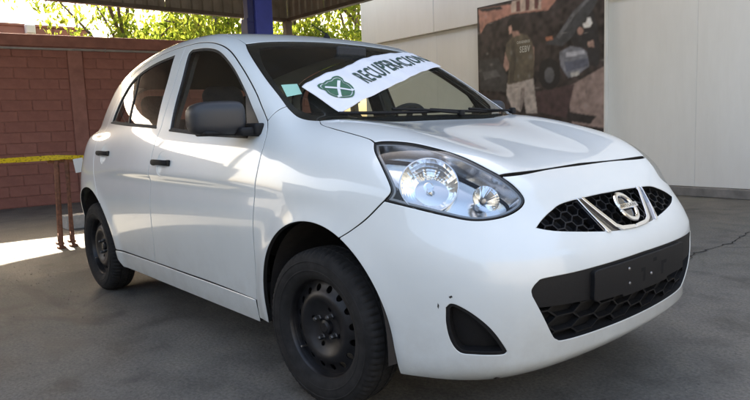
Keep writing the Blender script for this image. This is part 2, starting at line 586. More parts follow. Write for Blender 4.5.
mb = MB(); mb.bbox(ww(-0.2, -0.06, 0.058), (15.0, 0.20, 0.116), 0.012, 2, WR); mb.build('skirting', 'skirting', ww_t)
mb = MB(); mb.bbox(ww(-0.2, 0.57, 4.72), (15.2, 1.6, 0.1), 0.01, 1, WR); mb.build('sun_block_eave', 'wall_trim', ww_t)  # overhang added out of view to keep sun out of the gap below

# ---- poster on the white wall
POSTER=[
('wall_top',(158,100,78),[(-4.721,2.753),(-4.282,2.727),(-3.473,2.703),(-3.226,2.713),(-3.424,2.529),(-4.058,2.574),(-4.563,2.501),(-4.689,2.366)]),
('dark_beam',(40,30,28),[(-4.721,2.753),(-4.282,2.727),(-4.226,2.673),(-4.64,2.695)]),
('rail',(165,140,120),[(-4.074,2.764),(-3.54,2.742),(-3.542,2.562),(-4.076,2.591)]),
('rail_bar',(95,45,40),[(-3.981,2.749),(-3.909,2.75),(-3.911,2.594),(-3.984,2.591)]),
('rail_bar',(95,45,40),[(-3.819,2.749),(-3.748,2.751),(-3.75,2.582),(-3.821,2.579)]),
('rail_bar',(95,45,40),[(-3.661,2.735),(-3.591,2.737),(-3.593,2.571),(-3.662,2.582)]),
('left_car',(52,50,50),[(-4.719,1.968),(-4.335,1.959),(-4.185,1.689),(-4.189,1.434),(-4.709,1.498)]),
('left_car_light',(78,76,76),[(-4.661,1.776),(-4.378,1.781),(-4.301,1.684),(-4.623,1.648)]),
('floor',(128,104,96),[(-3.133,1.422),(-2.553,1.669),(-2.548,0.854),(-3.037,0.919)]),
('floor_shadow',(38,32,32),[(-3.101,1.088),(-2.667,1.017),(-2.757,0.912),(-3.101,0.963)]),
('maroon_car',(66,46,46),[(-3.655,1.4),(-3.005,1.468),(-3.133,1.005),(-3.623,1.108)]),
('open_hood',(52,54,58),[(-3.477,2.066),(-3.293,2.153),(-3.036,2.441),(-2.792,2.61),(-2.588,2.624),(-2.762,2.371),(-2.912,2.183),(-3.196,2.004)]),
('open_hood_edge',(88,88,92),[(-3.293,2.14),(-3.036,2.427),(-2.792,2.597),(-2.777,2.555),(-3.005,2.383),(-3.244,2.106)]),
('lamp_orange',(150,85,50),[(-3.476,2.163),(-3.359,2.162),(-3.343,2.105),(-3.46,2.105)]),
('engine_car_body',(100,102,112),[(-3.245,1.928),(-3.068,1.989),(-2.912,1.957),(-2.805,1.879),(-2.775,1.69),(-2.943,1.598),(-3.1,1.557),(-3.229,1.733)]),
('engine_car_grille',(150,150,160),[(-3.132,1.915),(-2.851,1.91),(-2.836,1.856),(-3.132,1.847)]),
('engine_car_bumper',(74,78,96),[(-3.164,1.782),(-2.79,1.798),(-2.79,1.692),(-3.132,1.642)]),
('engine_car_plate',(160,155,150),[(-3.068,1.623),(-2.927,1.637),(-2.927,1.584),(-3.053,1.567)]),
('tyre',(24,22,24),[(-3.23,1.623),(-3.248,1.528),(-3.298,1.454),(-3.372,1.416),(-3.455,1.421),(-3.53,1.47),(-3.582,1.554),(-3.6,1.654),(-3.581,1.752),(-3.528,1.825),(-3.452,1.861),(-3.37,1.853),(-3.297,1.802),(-3.247,1.72)]),
('hub',(72,72,76),[(-3.328,1.617),(-3.337,1.569),(-3.36,1.532),(-3.394,1.513),(-3.432,1.516),(-3.466,1.54),(-3.489,1.582),(-3.497,1.631),(-3.488,1.68),(-3.464,1.717),(-3.43,1.736),(-3.393,1.732),(-3.359,1.707),(-3.336,1.666)]),
('mechanic',(36,34,38),[(-3.068,2.07),(-2.974,2.192),(-2.852,2.28),(-2.732,2.418),(-2.658,2.2),(-2.613,1.883),(-2.641,1.678),(-2.76,1.689),(-2.821,1.933),(-3.005,1.982)]),
('mechanic_badge',(205,200,195),[(-2.882,2.258),(-2.822,2.276),(-2.807,2.326),(-2.762,2.332),(-2.732,2.25),(-2.761,2.202),(-2.852,2.201)]),
('mechanic_hand',(150,115,100),[(-2.806,2.011),(-2.716,2.026),(-2.701,1.933),(-2.791,1.943)]),
('mechanic_face',(140,100,85),[(-2.867,2.164),(-2.871,2.142),(-2.884,2.125),(-2.902,2.117),(-2.923,2.12),(-2.941,2.132),(-2.954,2.153),(-2.959,2.176),(-2.954,2.199),(-2.941,2.216),(-2.923,2.223),(-2.902,2.22),(-2.884,2.207),(-2.871,2.187)]),
('arm',(150,110,95),[(-4.198,2.034),(-4.122,2.026),(-4.126,1.789),(-4.184,1.734),(-4.24,1.829)]),
('arm',(150,110,95),[(-3.719,2.095),(-3.667,2.032),(-3.669,1.861),(-3.722,1.823)]),
('trousers',(152,138,130),[(-4.168,1.568),(-3.689,1.604),(-3.656,1.342),(-3.623,1.094),(-3.82,1.087),(-3.871,1.34),(-3.929,1.12),(-4.097,1.203),(-4.19,1.404)]),
('trousers_fold',(118,104,98),[(-3.906,1.475),(-3.852,1.471),(-3.853,1.339),(-3.91,1.149),(-3.947,1.151)]),
('vest',(82,72,56),[(-4.177,2.15),(-4.062,2.254),(-3.915,2.278),(-3.789,2.232),(-3.701,2.121),(-3.668,1.889),(-3.689,1.604),(-3.924,1.564),(-4.168,1.538),(-4.125,1.848),(-4.199,2.019)]),
('vest_fold',(64,56,44),[(-4.082,2.198),(-4.026,2.22),(-3.993,1.894),(-4.054,1.574),(-4.13,1.565),(-4.106,1.876)]),
('hair',(30,24,22),[(-3.922,2.394),(-3.935,2.346),(-3.968,2.31),(-4.016,2.294),(-4.07,2.302),(-4.119,2.331),(-4.152,2.376),(-4.163,2.429),(-4.15,2.478),(-4.116,2.513),(-4.067,2.528),(-4.013,2.52),(-3.966,2.491),(-3.933,2.446)]),
('face',(165,120,100),[(-4.135,2.395),(-4.079,2.417),(-4.062,2.297),(-4.118,2.29)]),
('neck',(150,108,92),[(-4.08,2.329),(-3.951,2.312),(-3.915,2.249),(-4.044,2.237)]),
]
POST_X0, POST_X1, POST_Z0, POST_Z1 = -4.745, -2.555, 0.5, 2.775
def pp(x, z, out):
    return ww(x, 0.0, z) + WNV * (0.068 + out)
po = thing('wall_poster', pp((POST_X0 + POST_X1) / 2, POST_Z0, 0), 'large dark poster of a man in an olive vest, on the white wall', 'poster')
mb = MB(); mb.bbox(pp((POST_X0 + POST_X1) / 2, (POST_Z0 + POST_Z1) / 2, -0.012), (POST_X1 - POST_X0, 0.02, POST_Z1 - POST_Z0), 0.002, 1, WR)
simple('print_backdrop', tuple(c * 1.5 for c in srgb(46, 38, 37)), 0.5, var=0.45, scale=3.5)
mb.build('board', 'print_backdrop', po)
mb = MB(); mb.box(pp(POST_X1 + 0.010, (POST_Z0 + POST_Z1) / 2, -0.03), (0.018, 0.07, POST_Z1 - POST_Z0 + .02), WR)
mb.build('frame_edge', 'wall_trim', po)
# the picture is printed: colours worked out on a fine grid, softened, kept as a colour attribute
PNX, PNZ = 210, 218
gx = np.linspace(POST_X0, POST_X1, PNX); gz = np.linspace(POST_Z0, POST_Z1, PNZ)
GX, GZ = np.meshgrid(gx, gz, indexing='ij')
img = np.empty((PNX, PNZ, 3)); img[:] = np.array(srgb(44, 37, 36))
def soft(a, n):
    for _ in range(n):
        a = (a + np.roll(a, 1, 0) + np.roll(a, -1, 0)) / 3
        a = (a + np.roll(a, 1, 1) + np.roll(a, -1, 1)) / 3
    return a
def blotch(n, amp):
    r = RNG.normal(0, 1, (PNX, PNZ)); r = soft(r, n); return 1 + amp * r / (r.std() + 1e-9)
def in_poly(P, X, Z):
    r = np.zeros(X.shape, bool); n = len(P)
    for k in range(n):
        (x1, z1), (x2, z2) = P[k], P[(k + 1) % n]
        if z1 == z2: continue
        c = (z1 > Z) != (z2 > Z)
        r ^= c & (X < (x2 - x1) * (Z - z1) / (z2 - z1) + x1)
    return r
img *= blotch(10, .35)[..., None]
for nm, c, P in POSTER:
    m = in_poly(P, GX, GZ)
    a = soft(m.astype(float), 1)[..., None]
    col = np.array(srgb(*c)); col = col * .72 + col.mean() * .28
    img = img * (1 - a) + (col * (blotch(6, .11) * blotch(2, .03))[..., None]) * a
for _ in range(70):                                      # stray glints and dark flecks of the photograph
    cx, cz = RNG.uniform(POST_X0, POST_X1), RNG.uniform(POST_Z0, POST_Z1)
    d = np.exp(-(((GX - cx) / RNG.uniform(.01, .05)) ** 2 + ((GZ - cz) / RNG.uniform(.008, .04)) ** 2))[..., None]
    img = img * (1 - d * .45) + d * .45 * np.array([1, .95, .9]) * RNG.choice([.02, .05, .10, .18])
img = np.clip(img * 1.55, .004, .8)
V = [pp(x, z, 0.0006) for x, z in zip(GX.ravel(), GZ.ravel())]
F = [(i * PNZ + j, (i + 1) * PNZ + j, (i + 1) * PNZ + j + 1, i * PNZ + j + 1) for i in range(PNX - 1) for j in range(PNZ - 1)]
t = NT('poster_print'); at = t.n('ShaderNodeVertexColor'); at.layer_name = 'print'
t.base(at.outputs['Color']); t.set(Roughness=0.5)
pr = obj('printed_picture', V, F, 'poster_print', po, smooth=True)
ca = pr.data.color_attributes.new('print', 'FLOAT_COLOR', 'POINT')
ca.data.foreach_set('color', np.column_stack([img.reshape(-1, 3), np.ones(PNX * PNZ)]).astype(np.float32).ravel())
def text_mesh(txt, size=1.0, bold=0.0, cuts=0, space=1.12):
    cu = bpy.data.curves.new('lettering', 'FONT')
    cu.body = txt; cu.size = size; cu.resolution_u = 3; cu.offset = bold; cu.space_character = space
    o = bpy.data.objects.new('lettering', cu)
    COL.objects.link(o)
    dg = bpy.context.evaluated_depsgraph_get()
    me = bpy.data.meshes.new_from_object(o.evaluated_get(dg))
    bm = bmesh.new(); bm.from_mesh(me)
    bmesh.ops.triangulate(bm, faces=bm.faces)
    if cuts:
        bmesh.ops.subdivide_edges(bm, edges=bm.edges, cuts=cuts, use_grid_fill=True)
    bm.verts.index_update()
    V = np.array([v.co[:] for v in bm.verts]); F = [[v.index for v in f.verts] for f in bm.faces]
    bm.free()
    bpy.data.objects.remove(o); bpy.data.curves.remove(cu); bpy.data.meshes.remove(me)
    return V, F
simple('print_letters', (0.46, 0.45, 0.40), 0.6)
for txt, x0, x1, z0, z1 in (('SEBV', -3.930, -3.740, 1.990, 2.085), ('CARABINEROS', -3.98, -3.745, 2.125, 2.165)):
    V, F = text_mesh(txt, 1.0, 0.03)
    mn, mx = V.min(0), V.max(0)
    W = [pp(x0 + (v[0] - mn[0]) / (mx[0] - mn[0]) * (x1 - x0), z0 + (v[1] - mn[1]) / (mx[1] - mn[1]) * (z1 - z0), 0.0014) for v in V]
    obj('printed_lettering', W, F, 'print_letters', po)

# ---- canopy over the yard
can = thing('yard_canopy', (-8.25, 4.6, 0), 'brown corrugated metal canopy over the yard with a corner post', 'canopy')
XR = -0.9
def corrugated(p0, p1, z0, z1, pitch=0.19, depth=0.03):
    p0 = Vector((*p0, 0)); p1 = Vector((*p1, 0)); d = (p1 - p0); L = d.length; d.normalize(); nn = Vector((d.y, -d.x, 0))
    prof = []
    s = 0.0
    while s < L - 1e-6:
        for ds, h in ((0, 0), (.36, 0), (.44, 1), (.92, 1)):
            q = s + ds * pitch
            if q <= L: prof.append((q, h * depth))
        s += pitch
    prof.append((L, 0))
    V = []; F = []
    for q, h in prof:
        b = p0 + d * q + nn * h
        V += [(b.x, b.y, z0), (b.x, b.y, z1)]
    for i in range(len(prof) - 1):
        F.append((2 * i, 2 * i + 2, 2 * i + 3, 2 * i + 1))
    return V, F
ys = np.arange(-5.7, 4.64, 1.14)
for i, y in enumerate(ys):
    V, F = corrugated((-8.30, y + .004), (-8.30, min(y + 1.14, 4.64)), 3.03, 3.42)
    if y > 0.2: obj('fascia_sheet', V, F, 'canopy_sheet', can)
xs = np.arange(-8.30, XR, 1.14)
for x in xs:
    V, F = corrugated((min(x + 1.14, XR), 4.64), (x + .004, 4.64), 3.03, 3.42)
    obj('fascia_sheet', V, F, 'canopy_sheet', can)
mb = MB(); mb.box((-8.29, 2.42, 3.005), (0.10, 4.44, 0.06)); mb.box((-8.33, 2.42, 3.43), (0.06, 4.44, 0.05)); mb.build('edge_beam', 'canopy_beam', can)
mb = MB(); mb.box(((XR - 8.235) / 2, 4.63, 3.005), (XR + 8.235, 0.10, 0.06)); mb.box(((XR - 8.3) / 2, 4.67, 3.43), (XR + 8.3, 0.06, 0.05)); mb.build('edge_beam', 'canopy_beam', can)
mb = MB(); mb.bbox((-8.22, 4.57, 1.487), (0.13, 0.13, 2.974), 0.012, 2); mb.box((-8.22, 4.57, 0.008), (0.26, 0.26, 0.016)); mb.build('corner_post', 'post_brown', can)
mb = MB(); mb.bbox((XR - .1, 4.57, 1.487), (0.13, 0.13, 2.974), 0.012, 2); mb.box((XR - .1, 4.57, 0.008), (0.26, 0.26, 0.016))
pst = mb.build('corner_post', 'post_brown', can)
bpy.data.objects.remove(pst)
def sheet(name, poly, z, parent, m='canopy_sheet'):
    n = len(poly)
    V = [(x, y, z) for x, y in poly] + [(x, y, z + .05) for x, y in poly]
    F = [tuple(range(n - 1, -1, -1)), tuple(range(n, 2 * n))] + [(i, (i + 1) % n, n + (i + 1) % n, n + i) for i in range(n)]
    return obj(name, V, F, m, parent)
sheet('roof_deck', [(-8.3, 4.64), (-8.3, 0.20), (-8.92, 0.20), (-8.75, -0.35), (-6.18, -6.0), (XR, -6.0), (XR, 4.64)], 3.46, can)  # unseen deck edges shaped to set the sun strip and the car's light
ln = thing('sun_blocker_roof', (-11.9, -3.2, 0), 'flat unseen roof added behind the brick wall to shape the sun strip', 'roof')  # added sun blocker; its slanted edge bounds the sunlit strip on the ground
sheet('roof_deck', [(-14.4, 0.40), (-11.25, 0.40), (-11.10, -0.05), (-8.6, -5.67), (-14.4, -5.67)], 4.2, ln)
mb = MB()
for p in ((-9.0, -5.5), (-13.8, -5.5)):
    mb.bbox((p[0], p[1], 2.1), (0.1, 0.1, 4.2), 0.01, 1)
tag(mb.build('support_posts', 'post_brown', ln), kind='stuff')

# ---- walls added out of view to cut low sky light (left of and behind the camera)
def shade_wall(name, label, c, size, pil_axis):
    t = thing(name, (c[0], c[1], 0), label, 'wall')
    m = MB(); m.bbox((c[0], c[1], size[2] / 2), size, 0.01, 1); m.build('wall_face', 'shade_wall', t)
    m = MB(); m.bbox((c[0], c[1], size[2] + .04), (size[0] + .08, size[1] + .08, .08), 0.01, 1); m.build('coping', 'shade_wall_coping', t)
    L = size[pil_axis]
    k = int(L // 3)
    for i in range(k):
        p = [c[0], c[1], size[2] / 2]; p[pil_axis] += -L / 2 + (i + .5) * L / k
        s = [.30, .30, size[2] - .004]; s[1 - pil_axis] = size[1 - pil_axis] + .10
        m = MB(); m.bbox(p, s, .01, 1); m.build('pilaster', 'shade_wall_coping', t)
    return t
shade_wall('side_shade_wall', 'grey unseen wall added to shade the yard from the left', (-1.0, -7.0, 0), (15.0, 0.2, 2.4), 0)
shade_wall('front_shade_wall', 'grey unseen wall added to shade the yard ahead of the car', (7.4, -0.5, 0), (0.2, 13.0, 3.2), 1)

# ---- blue lift column
lf = thing('lift_column', (-5.1, 2.03, 0), 'blue steel vehicle lift column rising behind the car roof', 'lift column')
mb = MB()
mb.bbox((-5.00, 2.10, 1.45), (0.030, 0.24, 2.86), 0.004, 1)
mb.bbox((-5.135, 1.995, 1.45), (0.24, 0.030, 2.86), 0.004, 1)
mb.bbox((-5.135, 2.205, 1.45), (0.24, 0.030, 2.86), 0.004, 1)
mb.bbox((-5.262, 2.03, 1.45), (0.014, 0.10, 2.86), 0.004, 1)
mb.build('channel', 'lift_blue', lf)
mb = MB(); mb.bbox((-5.13, 2.10, 0.012), (0.44, 0.44, 0.024), 0.004, 1); mb.build('base_plate', 'lift_blue', lf)
mb = MB(); mb.bbox((-5.10, 1.93, 1.2), (0.16, 0.10, 2.3), 0.006, 1); mb.bbox((-5.06, 1.93, 2.55), (0.10, 0.08, 0.5), 0.006, 1); mb.build('shaded_carriage', 'lift_blue_shaded', lf)  # dark blue here paints the shade on the column's left face
for sx in (-.16, .16):
    for sy in (-.16, .16):
        m = MB(); m.lathe([(0, 0.045), (.014, .045), (.016, .04), (.016, .024), (0, .024)], (-5.13 + sx, 2.10 + sy, 0), 'z', 6); m.build('anchor_bolt', 'steel_worn', lf)

# ---- rusty trestle with barrier tape
tr = thing('steel_trestle', (-4.45, -0.48, 0), 'rusty steel trestle holding the yellow tape behind the car', 'trestle')
def bar(name, a, b, w, parent, m='rust'):
    a = Vector(a); b = Vector(b); d = (b - a); L = d.length
    R = d.to_track_quat('X', 'Z').to_matrix()
    k = MB(); k.bbox((a + b) / 2, (L, w, w), w * .12, 1, R)
    return k.build(name, m, parent)
bar('leg', (-4.36, -0.575, 0.02), (-4.44, -0.525, 0.80), 0.034, tr)
bar('leg', (-4.62, -0.520, 0.02), (-4.50, -0.515, 0.80), 0.034, tr)
bar('leg', (-4.38, -0.465, 0.02), (-4.46, -0.440, 0.80), 0.030, tr)
bar('leg', (-4.66, -0.405, 0.02), (-4.50, -0.420, 0.80), 0.030, tr)
bar('top_rail', (-4.47, -0.60, 0.795), (-4.47, -0.36, 0.795), 0.036, tr)
bar('crossbar', (-4.37, -0.575, 0.10), (-4.63, -0.520, 0.10), 0.024, tr)
bar('crossbar', (-4.39, -0.463, 0.10), (-4.65, -0.405, 0.10), 0.024, tr)
for p in ((-4.36, -0.575), (-4.62, -0.52), (-4.38, -0.465), (-4.66, -0.405)):
    m = MB(); m.bbox((p[0], p[1], 0.010), (0.08, 0.06, 0.020), 0.004, 1); m.build('foot', 'rust', tr)
def ribbon(name, pts, w, m, twist=0.0, sag=0.0, n=40):
    V = []; F = []
    a, b = Vector(pts[0]), Vector(pts[1])
    for i in range(n + 1):
        t = i / n
        p = a.lerp(b, t); p.z -= sag * 4 * t * (1 - t)
        tw = twist * math.sin(t * 9.0) + 0.12 * math.sin(t * 23)
        h = Vector((math.sin(tw), 0, math.cos(tw))) * (w / 2)
        V += [p - h, p + h]
    for i in range(n):
        F.append((2 * i, 2 * i + 1, 2 * i + 3, 2 * i + 2))
    # give the tape a little thickness
    k = len(V)
    V += [Vector(v) + Vector((-0.0012, 0, 0)) for v in V]
    F += [tuple(reversed([i + k for i in f])) for f in F]
    return V, F
V1, F1 = ribbon('t', ((-4.42, -5.2, 0.92), (-4.425, -0.50, 0.828)), 0.046, '', 0.25, 0.03, 90)
V2, F2 = ribbon('t', ((-4.425, -0.50, 0.828), (-4.425, 2.2, 0.80)), 0.038, '', 0.4, 0.03, 50)
F2 = [tuple(i + len(V1) for i in f) for f in F2]
tp = obj('barrier_tape', V1 + V2, F1 + F2, 'barrier_tape', None, origin=(-4.42, -0.5, 0.8))
tag(tp, 'yellow barrier tape with worn black print strung across the trestle', 'tape')
pt = thing('tape_post', (-4.42, -5.22, 0), 'thin steel post that ends the yellow tape at far left', 'post')
mb = MB(); mb.tube([(-4.42, -5.22, 0), (-4.42, -5.22, 1.0)], 0.02, 10); mb.build('rod', 'rust', pt)
mb = MB(); mb.bbox((-4.42, -5.22, 0.012), (0.25, 0.25, 0.024), 0.004, 1); mb.build('base', 'rust', pt)
# paper tag hanging from the tape
mb = MB(); mb.bbox((-4.405, -0.345, 0.745), (0.004, 0.085, 0.13), 0.001, 1, Matrix.Rotation(0.12, 3, 'X'))
tg = mb.build('paper_tag', 'paper', None, origin=(-4.405, -0.345, 0.68))
tag(tg, 'small white paper hanging from the yellow tape beside the car tail', 'paper')
# cement block on the ground behind the trestle
mb = MB(); mb.bbox((-5.62, -0.02, 0.075), (0.19, 0.39, 0.15), 0.008, 2)
cb = mb.build('cement_block', 'cement_block', None, origin=(-5.62, -0.02, 0)); tag(cb, 'pale cement block lying on the ground behind the trestle', 'block')

# ---- trees beyond the brick wall
def make_tree(name, label, base, h, rad, seed, mats, nleaf=5200, trunk_r=0.14):
    rg = np.random.default_rng(seed)
    t = thing(name, base, label, 'tree', 'trees beyond the brick wall')
    bx_, by_, _ = base
    tk = MB()
    top = Vector((bx_ + rg.uniform(-.3, .3), by_ + rg.uniform(-.3, .3), h * 0.62))
    mid = Vector((bx_, by_, 0)).lerp(top, .5) + Vector((rg.uniform(-.15, .15), rg.uniform(-.15, .15), 0))
    tk.tube([(bx_, by_, -.05), mid, top], [trunk_r, trunk_r * .75, trunk_r * .45], 9)
    cl = []
    for k in range(11):
        a = rg.uniform(0, 2 * PI); f = rg.uniform(.35, 1.0)
        st = Vector((bx_, by_, 0)).lerp(top, rg.uniform(.42, 1.0))
        en = Vector((bx_ + math.cos(a) * rad * f, by_ + math.sin(a) * rad * f, h * rg.uniform(.36, .98)))
        mm = st.lerp(en, .5) + Vector((0, 0, .2))
        tk.tube([st, mm, en], [trunk_r * .38, trunk_r * .24, trunk_r * .08], 6)
        cl += [en, mm.lerp(en, .5)]
    tk.build('trunk', 'bark', t, smooth=True)
    # clumps of leaves round the limb ends
    cen = []
    for c in cl:
        for _ in range(3):
            cen.append((c + Vector(rg.normal(0, .42, 3)), rg.uniform(.28, .62)))
    V = []; F = []; mi = []
    for i in range(nleaf):
        c, r = cen[rg.integers(len(cen))]
        d = rg.normal(0, 1, 3); d /= np.linalg.norm(d)
        p = Vector(c) + Vector(d * r * rg.uniform(.3, 1) ** .6)
        if p.z < 0.5: continue
        s = rg.uniform(.045, .095)
        q = Euler(rg.uniform(0, 2 * PI, 3)).to_matrix()
        b = len(V)
        for x, y, z in ((-1, 0, 0), (0, -.42, .12), (1.1, 0, 0), (0, .42, .12)):
            V.append(p + q @ Vector((x * s, y * s, z * s)))
        F += [(b, b + 1, b + 2), (b, b + 2, b + 3)]
        m = int(rg.integers(3)); mi += [m, m]
    obj('crown', V, F, mats, t, mi=mi)
LM = ['leaf_a', 'leaf_b', 'leaf_c']
make_tree('leafy_tree', 'leafy tree above the brick wall at its right end, left of the dark trunk', (-11.6, 3.0, 0), 5.4, 1.75, 3, LM, 6500)
make_tree('leafy_tree', 'leafy tree with a dark trunk left of the blue lift column', (-11.0, 4.35, 0), 6.4, 1.7, 5, LM, 7000, 0.16)
make_tree('leafy_tree', 'leafy tree right of the blue column, beside the end of the white wall', (-10.9, 6.5, 0), 6.0, 1.9, 9, LM, 9000)
make_tree('leafy_tree', 'leafy tree farthest back, behind the corner post and the white wall end', (-11.2, 8.6, 0), 6.2, 2.0, 12, LM, 8000)

# ---- loose grit on the yard floor
gr = MB()
for k in range(2600):
    if k < 1500:
        x, y = RNG.uniform(.75, 2.6), RNG.uniform(-1.6, 4.5)
    else:
        x, y = RNG.uniform(-5.5, 1.2), RNG.uniform(-2.6, -0.9)
    s_ = RNG.uniform(.0018, .0055) * (1.7 if RNG.random() < .05 else 1)
    a = RNG.uniform(0, 6.28); c, d = math.cos(a) * s_, math.sin(a) * s_
    gr.add([(x + c, y + d, .0005), (x - d, y + c, .0005), (x - c, y - d * .8, .0005), (x + d * .9, y - c, .0005), (x + c * .3, y, s_ * .9 + .0005)], [(0, 1, 4), (1, 2, 4), (2, 3, 4), (3, 0, 4)])
simple('grit', (0.17, 0.16, 0.145), 0.95, var=0.5, scale=9)
tag(gr.build('grit', 'grit'), 'loose grit scattered on the grey yard floor', 'grit', kind='stuff')

# ---- cracks in the yard floor, filled with dark dirt
simple('crack_dirt', (0.03, 0.028, 0.026), 0.95, var=0.4, scale=40)
def crack(pts, w):
    P = []
    for a, b in zip(pts[:-1], pts[1:]):
        a = np.array(a); b = np.array(b); L = np.linalg.norm(b - a); n = max(2, int(L / .05))
        for t in np.linspace(0, 1, n, endpoint=False):
            P.append(a + (b - a) * t + RNG.normal(0, .011, 2))
    P.append(np.array(pts[-1]))
    P = np.array(P); d = np.gradient(P, axis=0); d /= np.linalg.norm(d, axis=1)[:, None]
    nn = np.stack([-d[:, 1], d[:, 0]], 1)
    ww_ = w * (RNG.uniform(.25, 1.0, len(P)) * np.sin(np.linspace(.12, PI - .12, len(P))) ** .5)[:, None]
    A = P + nn * ww_; B = P - nn * ww_
    V = [(x, y, .004) for x, y in A] + [(x, y, .004) for x, y in B]
    k = len(P)
    obj('crack', V, [(i, i + 1, k + i + 1, k + i) for i in range(k - 1)], 'crack_dirt', g_floor)
g_floor = bpy.data.objects['ground']
crack([(0.06, 2.10), (-0.06, 2.55), (-0.03, 2.90), (-0.02, 3.20), (-0.07, 3.60), (0.02, 4.2)], .009)
crack([(-0.03, 2.90), (0.22, 3.05), (0.40, 3.50)], .007)
# ================================================================== CAR BODY SURFACE
# the body is one smooth implicit surface f(x, y, z) = 0; every panel is cut out of it
def nspline(xs,ys):
    xs=np.array(xs,float);ys=np.array(ys,float);n=len(xs);h=np.diff(xs)
    A=np.zeros((n,n));b=np.zeros(n);A[0,0]=A[-1,-1]=1
    for i in range(1,n-1):
        A[i,i-1]=h[i-1];A[i,i]=2*(h[i-1]+h[i]);A[i,i+1]=h[i]
        b[i]=6*((ys[i+1]-ys[i])/h[i]-(ys[i]-ys[i-1])/h[i-1])
    m=np.linalg.solve(A,b)
    def f(x):
        x=np.asarray(x,float);xc=np.clip(x,xs[0],xs[-1])
        i=np.clip(np.searchsorted(xs,xc)-1,0,n-2)
        d=h[i];a=(xs[i+1]-xc)/d;c=(xc-xs[i])/d
        y=a*ys[i]+c*ys[i+1]+((a**3-a)*m[i]+(c**3-c)*m[i+1])*d*d/6
        s0=(ys[1]-ys[0])/h[0]-h[0]*(2*m[0]+m[1])/6
        s1=(ys[-1]-ys[-2])/h[-1]+h[-1]*(m[-2]+2*m[-1])/6
        return y+np.where(x<xs[0],s0*(x-xs[0]),0)+np.where(x>xs[-1],s1*(x-xs[-1]),0)
    return f
def smax(a,b,k):
    h=np.maximum(k-np.abs(a-b),0)/k
    return np.maximum(a,b)+h**3*k/6
def smin(a,b,k): return -smax(-a,-b,k)
CT = dict(
 fz=[0.16, 0.22, 0.3, 0.4, 0.48, 0.55, 0.62, 0.7, 0.76, 0.81, 0.86],
 fx=[0.5871, 0.7209, 0.7781, 0.8016, 0.809, 0.8048, 0.7808, 0.7265, 0.692, 0.668, 0.6259],
 tx=[-3.1, -2.4, -1.5, -0.6, -0.2, 0.1, 0.35, 0.55, 0.7],
 tz=[1.0403, 1.0385, 1.015, 1.0104, 1.0253, 0.987, 0.9243, 0.854, 0.7781],
 sz=[0.15, 0.25, 0.4, 0.55, 0.68, 0.8, 0.9, 1.0],
 sy=[0.7735, 0.7999, 0.8214, 0.8383, 0.8438, 0.8318, 0.8107, 0.7808],
 px=[-3.0, -2.6, -2.2, -1.2, -0.3, 0.2, 0.5, 0.8],
 py=[-0.0601, -0.0021, 0.0024, -0.0019, -0.0027, -0.007, -0.0316, -0.0898],
 rz=[0.2, 0.35, 0.55, 0.75, 0.95, 1.1],
 rx=[-2.9308, -2.9975, -3.0246, -2.9934, -2.9043, -2.849],
 gz=[0.9, 1.0, 1.1, 1.2, 1.3, 1.4, 1.5],
 gy=[0.8023, 0.7765, 0.7464, 0.708, 0.6679, 0.6305, 0.582],
 qx=[-3.0, -2.6, -2.2, -1.6, -1.1, -0.5, 0.0],
 qy=[-0.1568, -0.0766, -0.0165, 0.022, 0.017, -0.0034, -0.0395],
 ox=[-3.0, -2.7, -2.4, -2.0, -1.6, -1.3, -1.0, -0.7, -0.3],
 oz=[1.1777, 1.3023, 1.4038, 1.4855, 1.5265, 1.5306, 1.5075, 1.4548, 1.3284],
 wz=[0.9, 1.0, 1.1, 1.2, 1.3, 1.4, 1.5],
 wx=[0.0242, -0.1216, -0.2723, -0.4281, -0.5914, -0.7811, -0.9774],
 bz=[0.9, 1.0, 1.1, 1.2, 1.3, 1.4],
 bx=[-2.861, -2.8212, -2.7808, -2.7281, -2.6567, -2.5673],
)
CK = {'rg': 0.0231, 'fy2': 0.1584, 'fy6': 0.9064, 'ty2': 0.0107, 'wy2': 0.1002, 'oy2': 0.0751, 'ks': 0.3232, 'kf': 0.1489, 'kg': 0.09, 'kw': 0.1, 'kL': 0.075, 'kr': 0.2}
def compile_(T,K):
    F=nspline(T['fz'],T['fx']);TT=nspline(T['tx'],T['tz']);SS=nspline(T['sz'],T['sy']);PP=nspline(T['px'],T['py'])
    RR=nspline(T['rz'],T['rx']);GG=nspline(T['gz'],T['gy']);QQ=nspline(T['qx'],T['qy']);OO=nspline(T['ox'],T['oz'])
    WW=nspline(T['wz'],T['wx']);BB=nspline(T['bz'],T['bx'])
    def f(x,y,z):
        a=np.sqrt(y*y+1e-6)
        side=(a-SS(z)-PP(x))
        rf=np.sqrt((x)**2+(z-.287)**2);rr=np.sqrt((x+2.45)**2+(z-.287)**2)
        side=side-.012*(np.exp(-((rf-.37)/.05)**2)+np.exp(-((rr-.37)/.05)**2))
        top=(z-TT(x)+K['ty2']*y*y-K['rg']*np.exp(-((a-.56+.10*(x+.2))/.17)**2)/(1+np.exp(-(x+.35)/.08)))*.95
        y2=y*y
        fr=(x-F(z)+K['fy2']*y2+K['fy6']*y2**3)/np.sqrt(1+(2*K['fy2']*a+6*K['fy6']*a**5)**2*.6)
        re=(RR(z)-x+.12*y2+.5*y2**3)
        ht=smax(top,fr,K['kf'])
        kk=.12+(K['ks']-.12)/(1+np.exp(-(x+.25)/.12))
        lo=smax(ht,side,kk)
        lo=smax(lo,re,K['kr'])
        lo=smax(lo,.17-z,.05)
        gs=(a-GG(z)-QQ(x))*.93
        ro=(z-OO(x)+K['oy2']*y2)*.97
        ws=(x-WW(z)+K['wy2']*y2+.15*y2*y2)*.54
        bk=(BB(z)-x+.2*y2)*.95
        g=smax(smax(smax(ro,ws,K['kw']),bk,.12),gs,K['kg'])
        g=smax(g,.80-z,.05)
        return smin(lo,g,K['kL'])
    return f
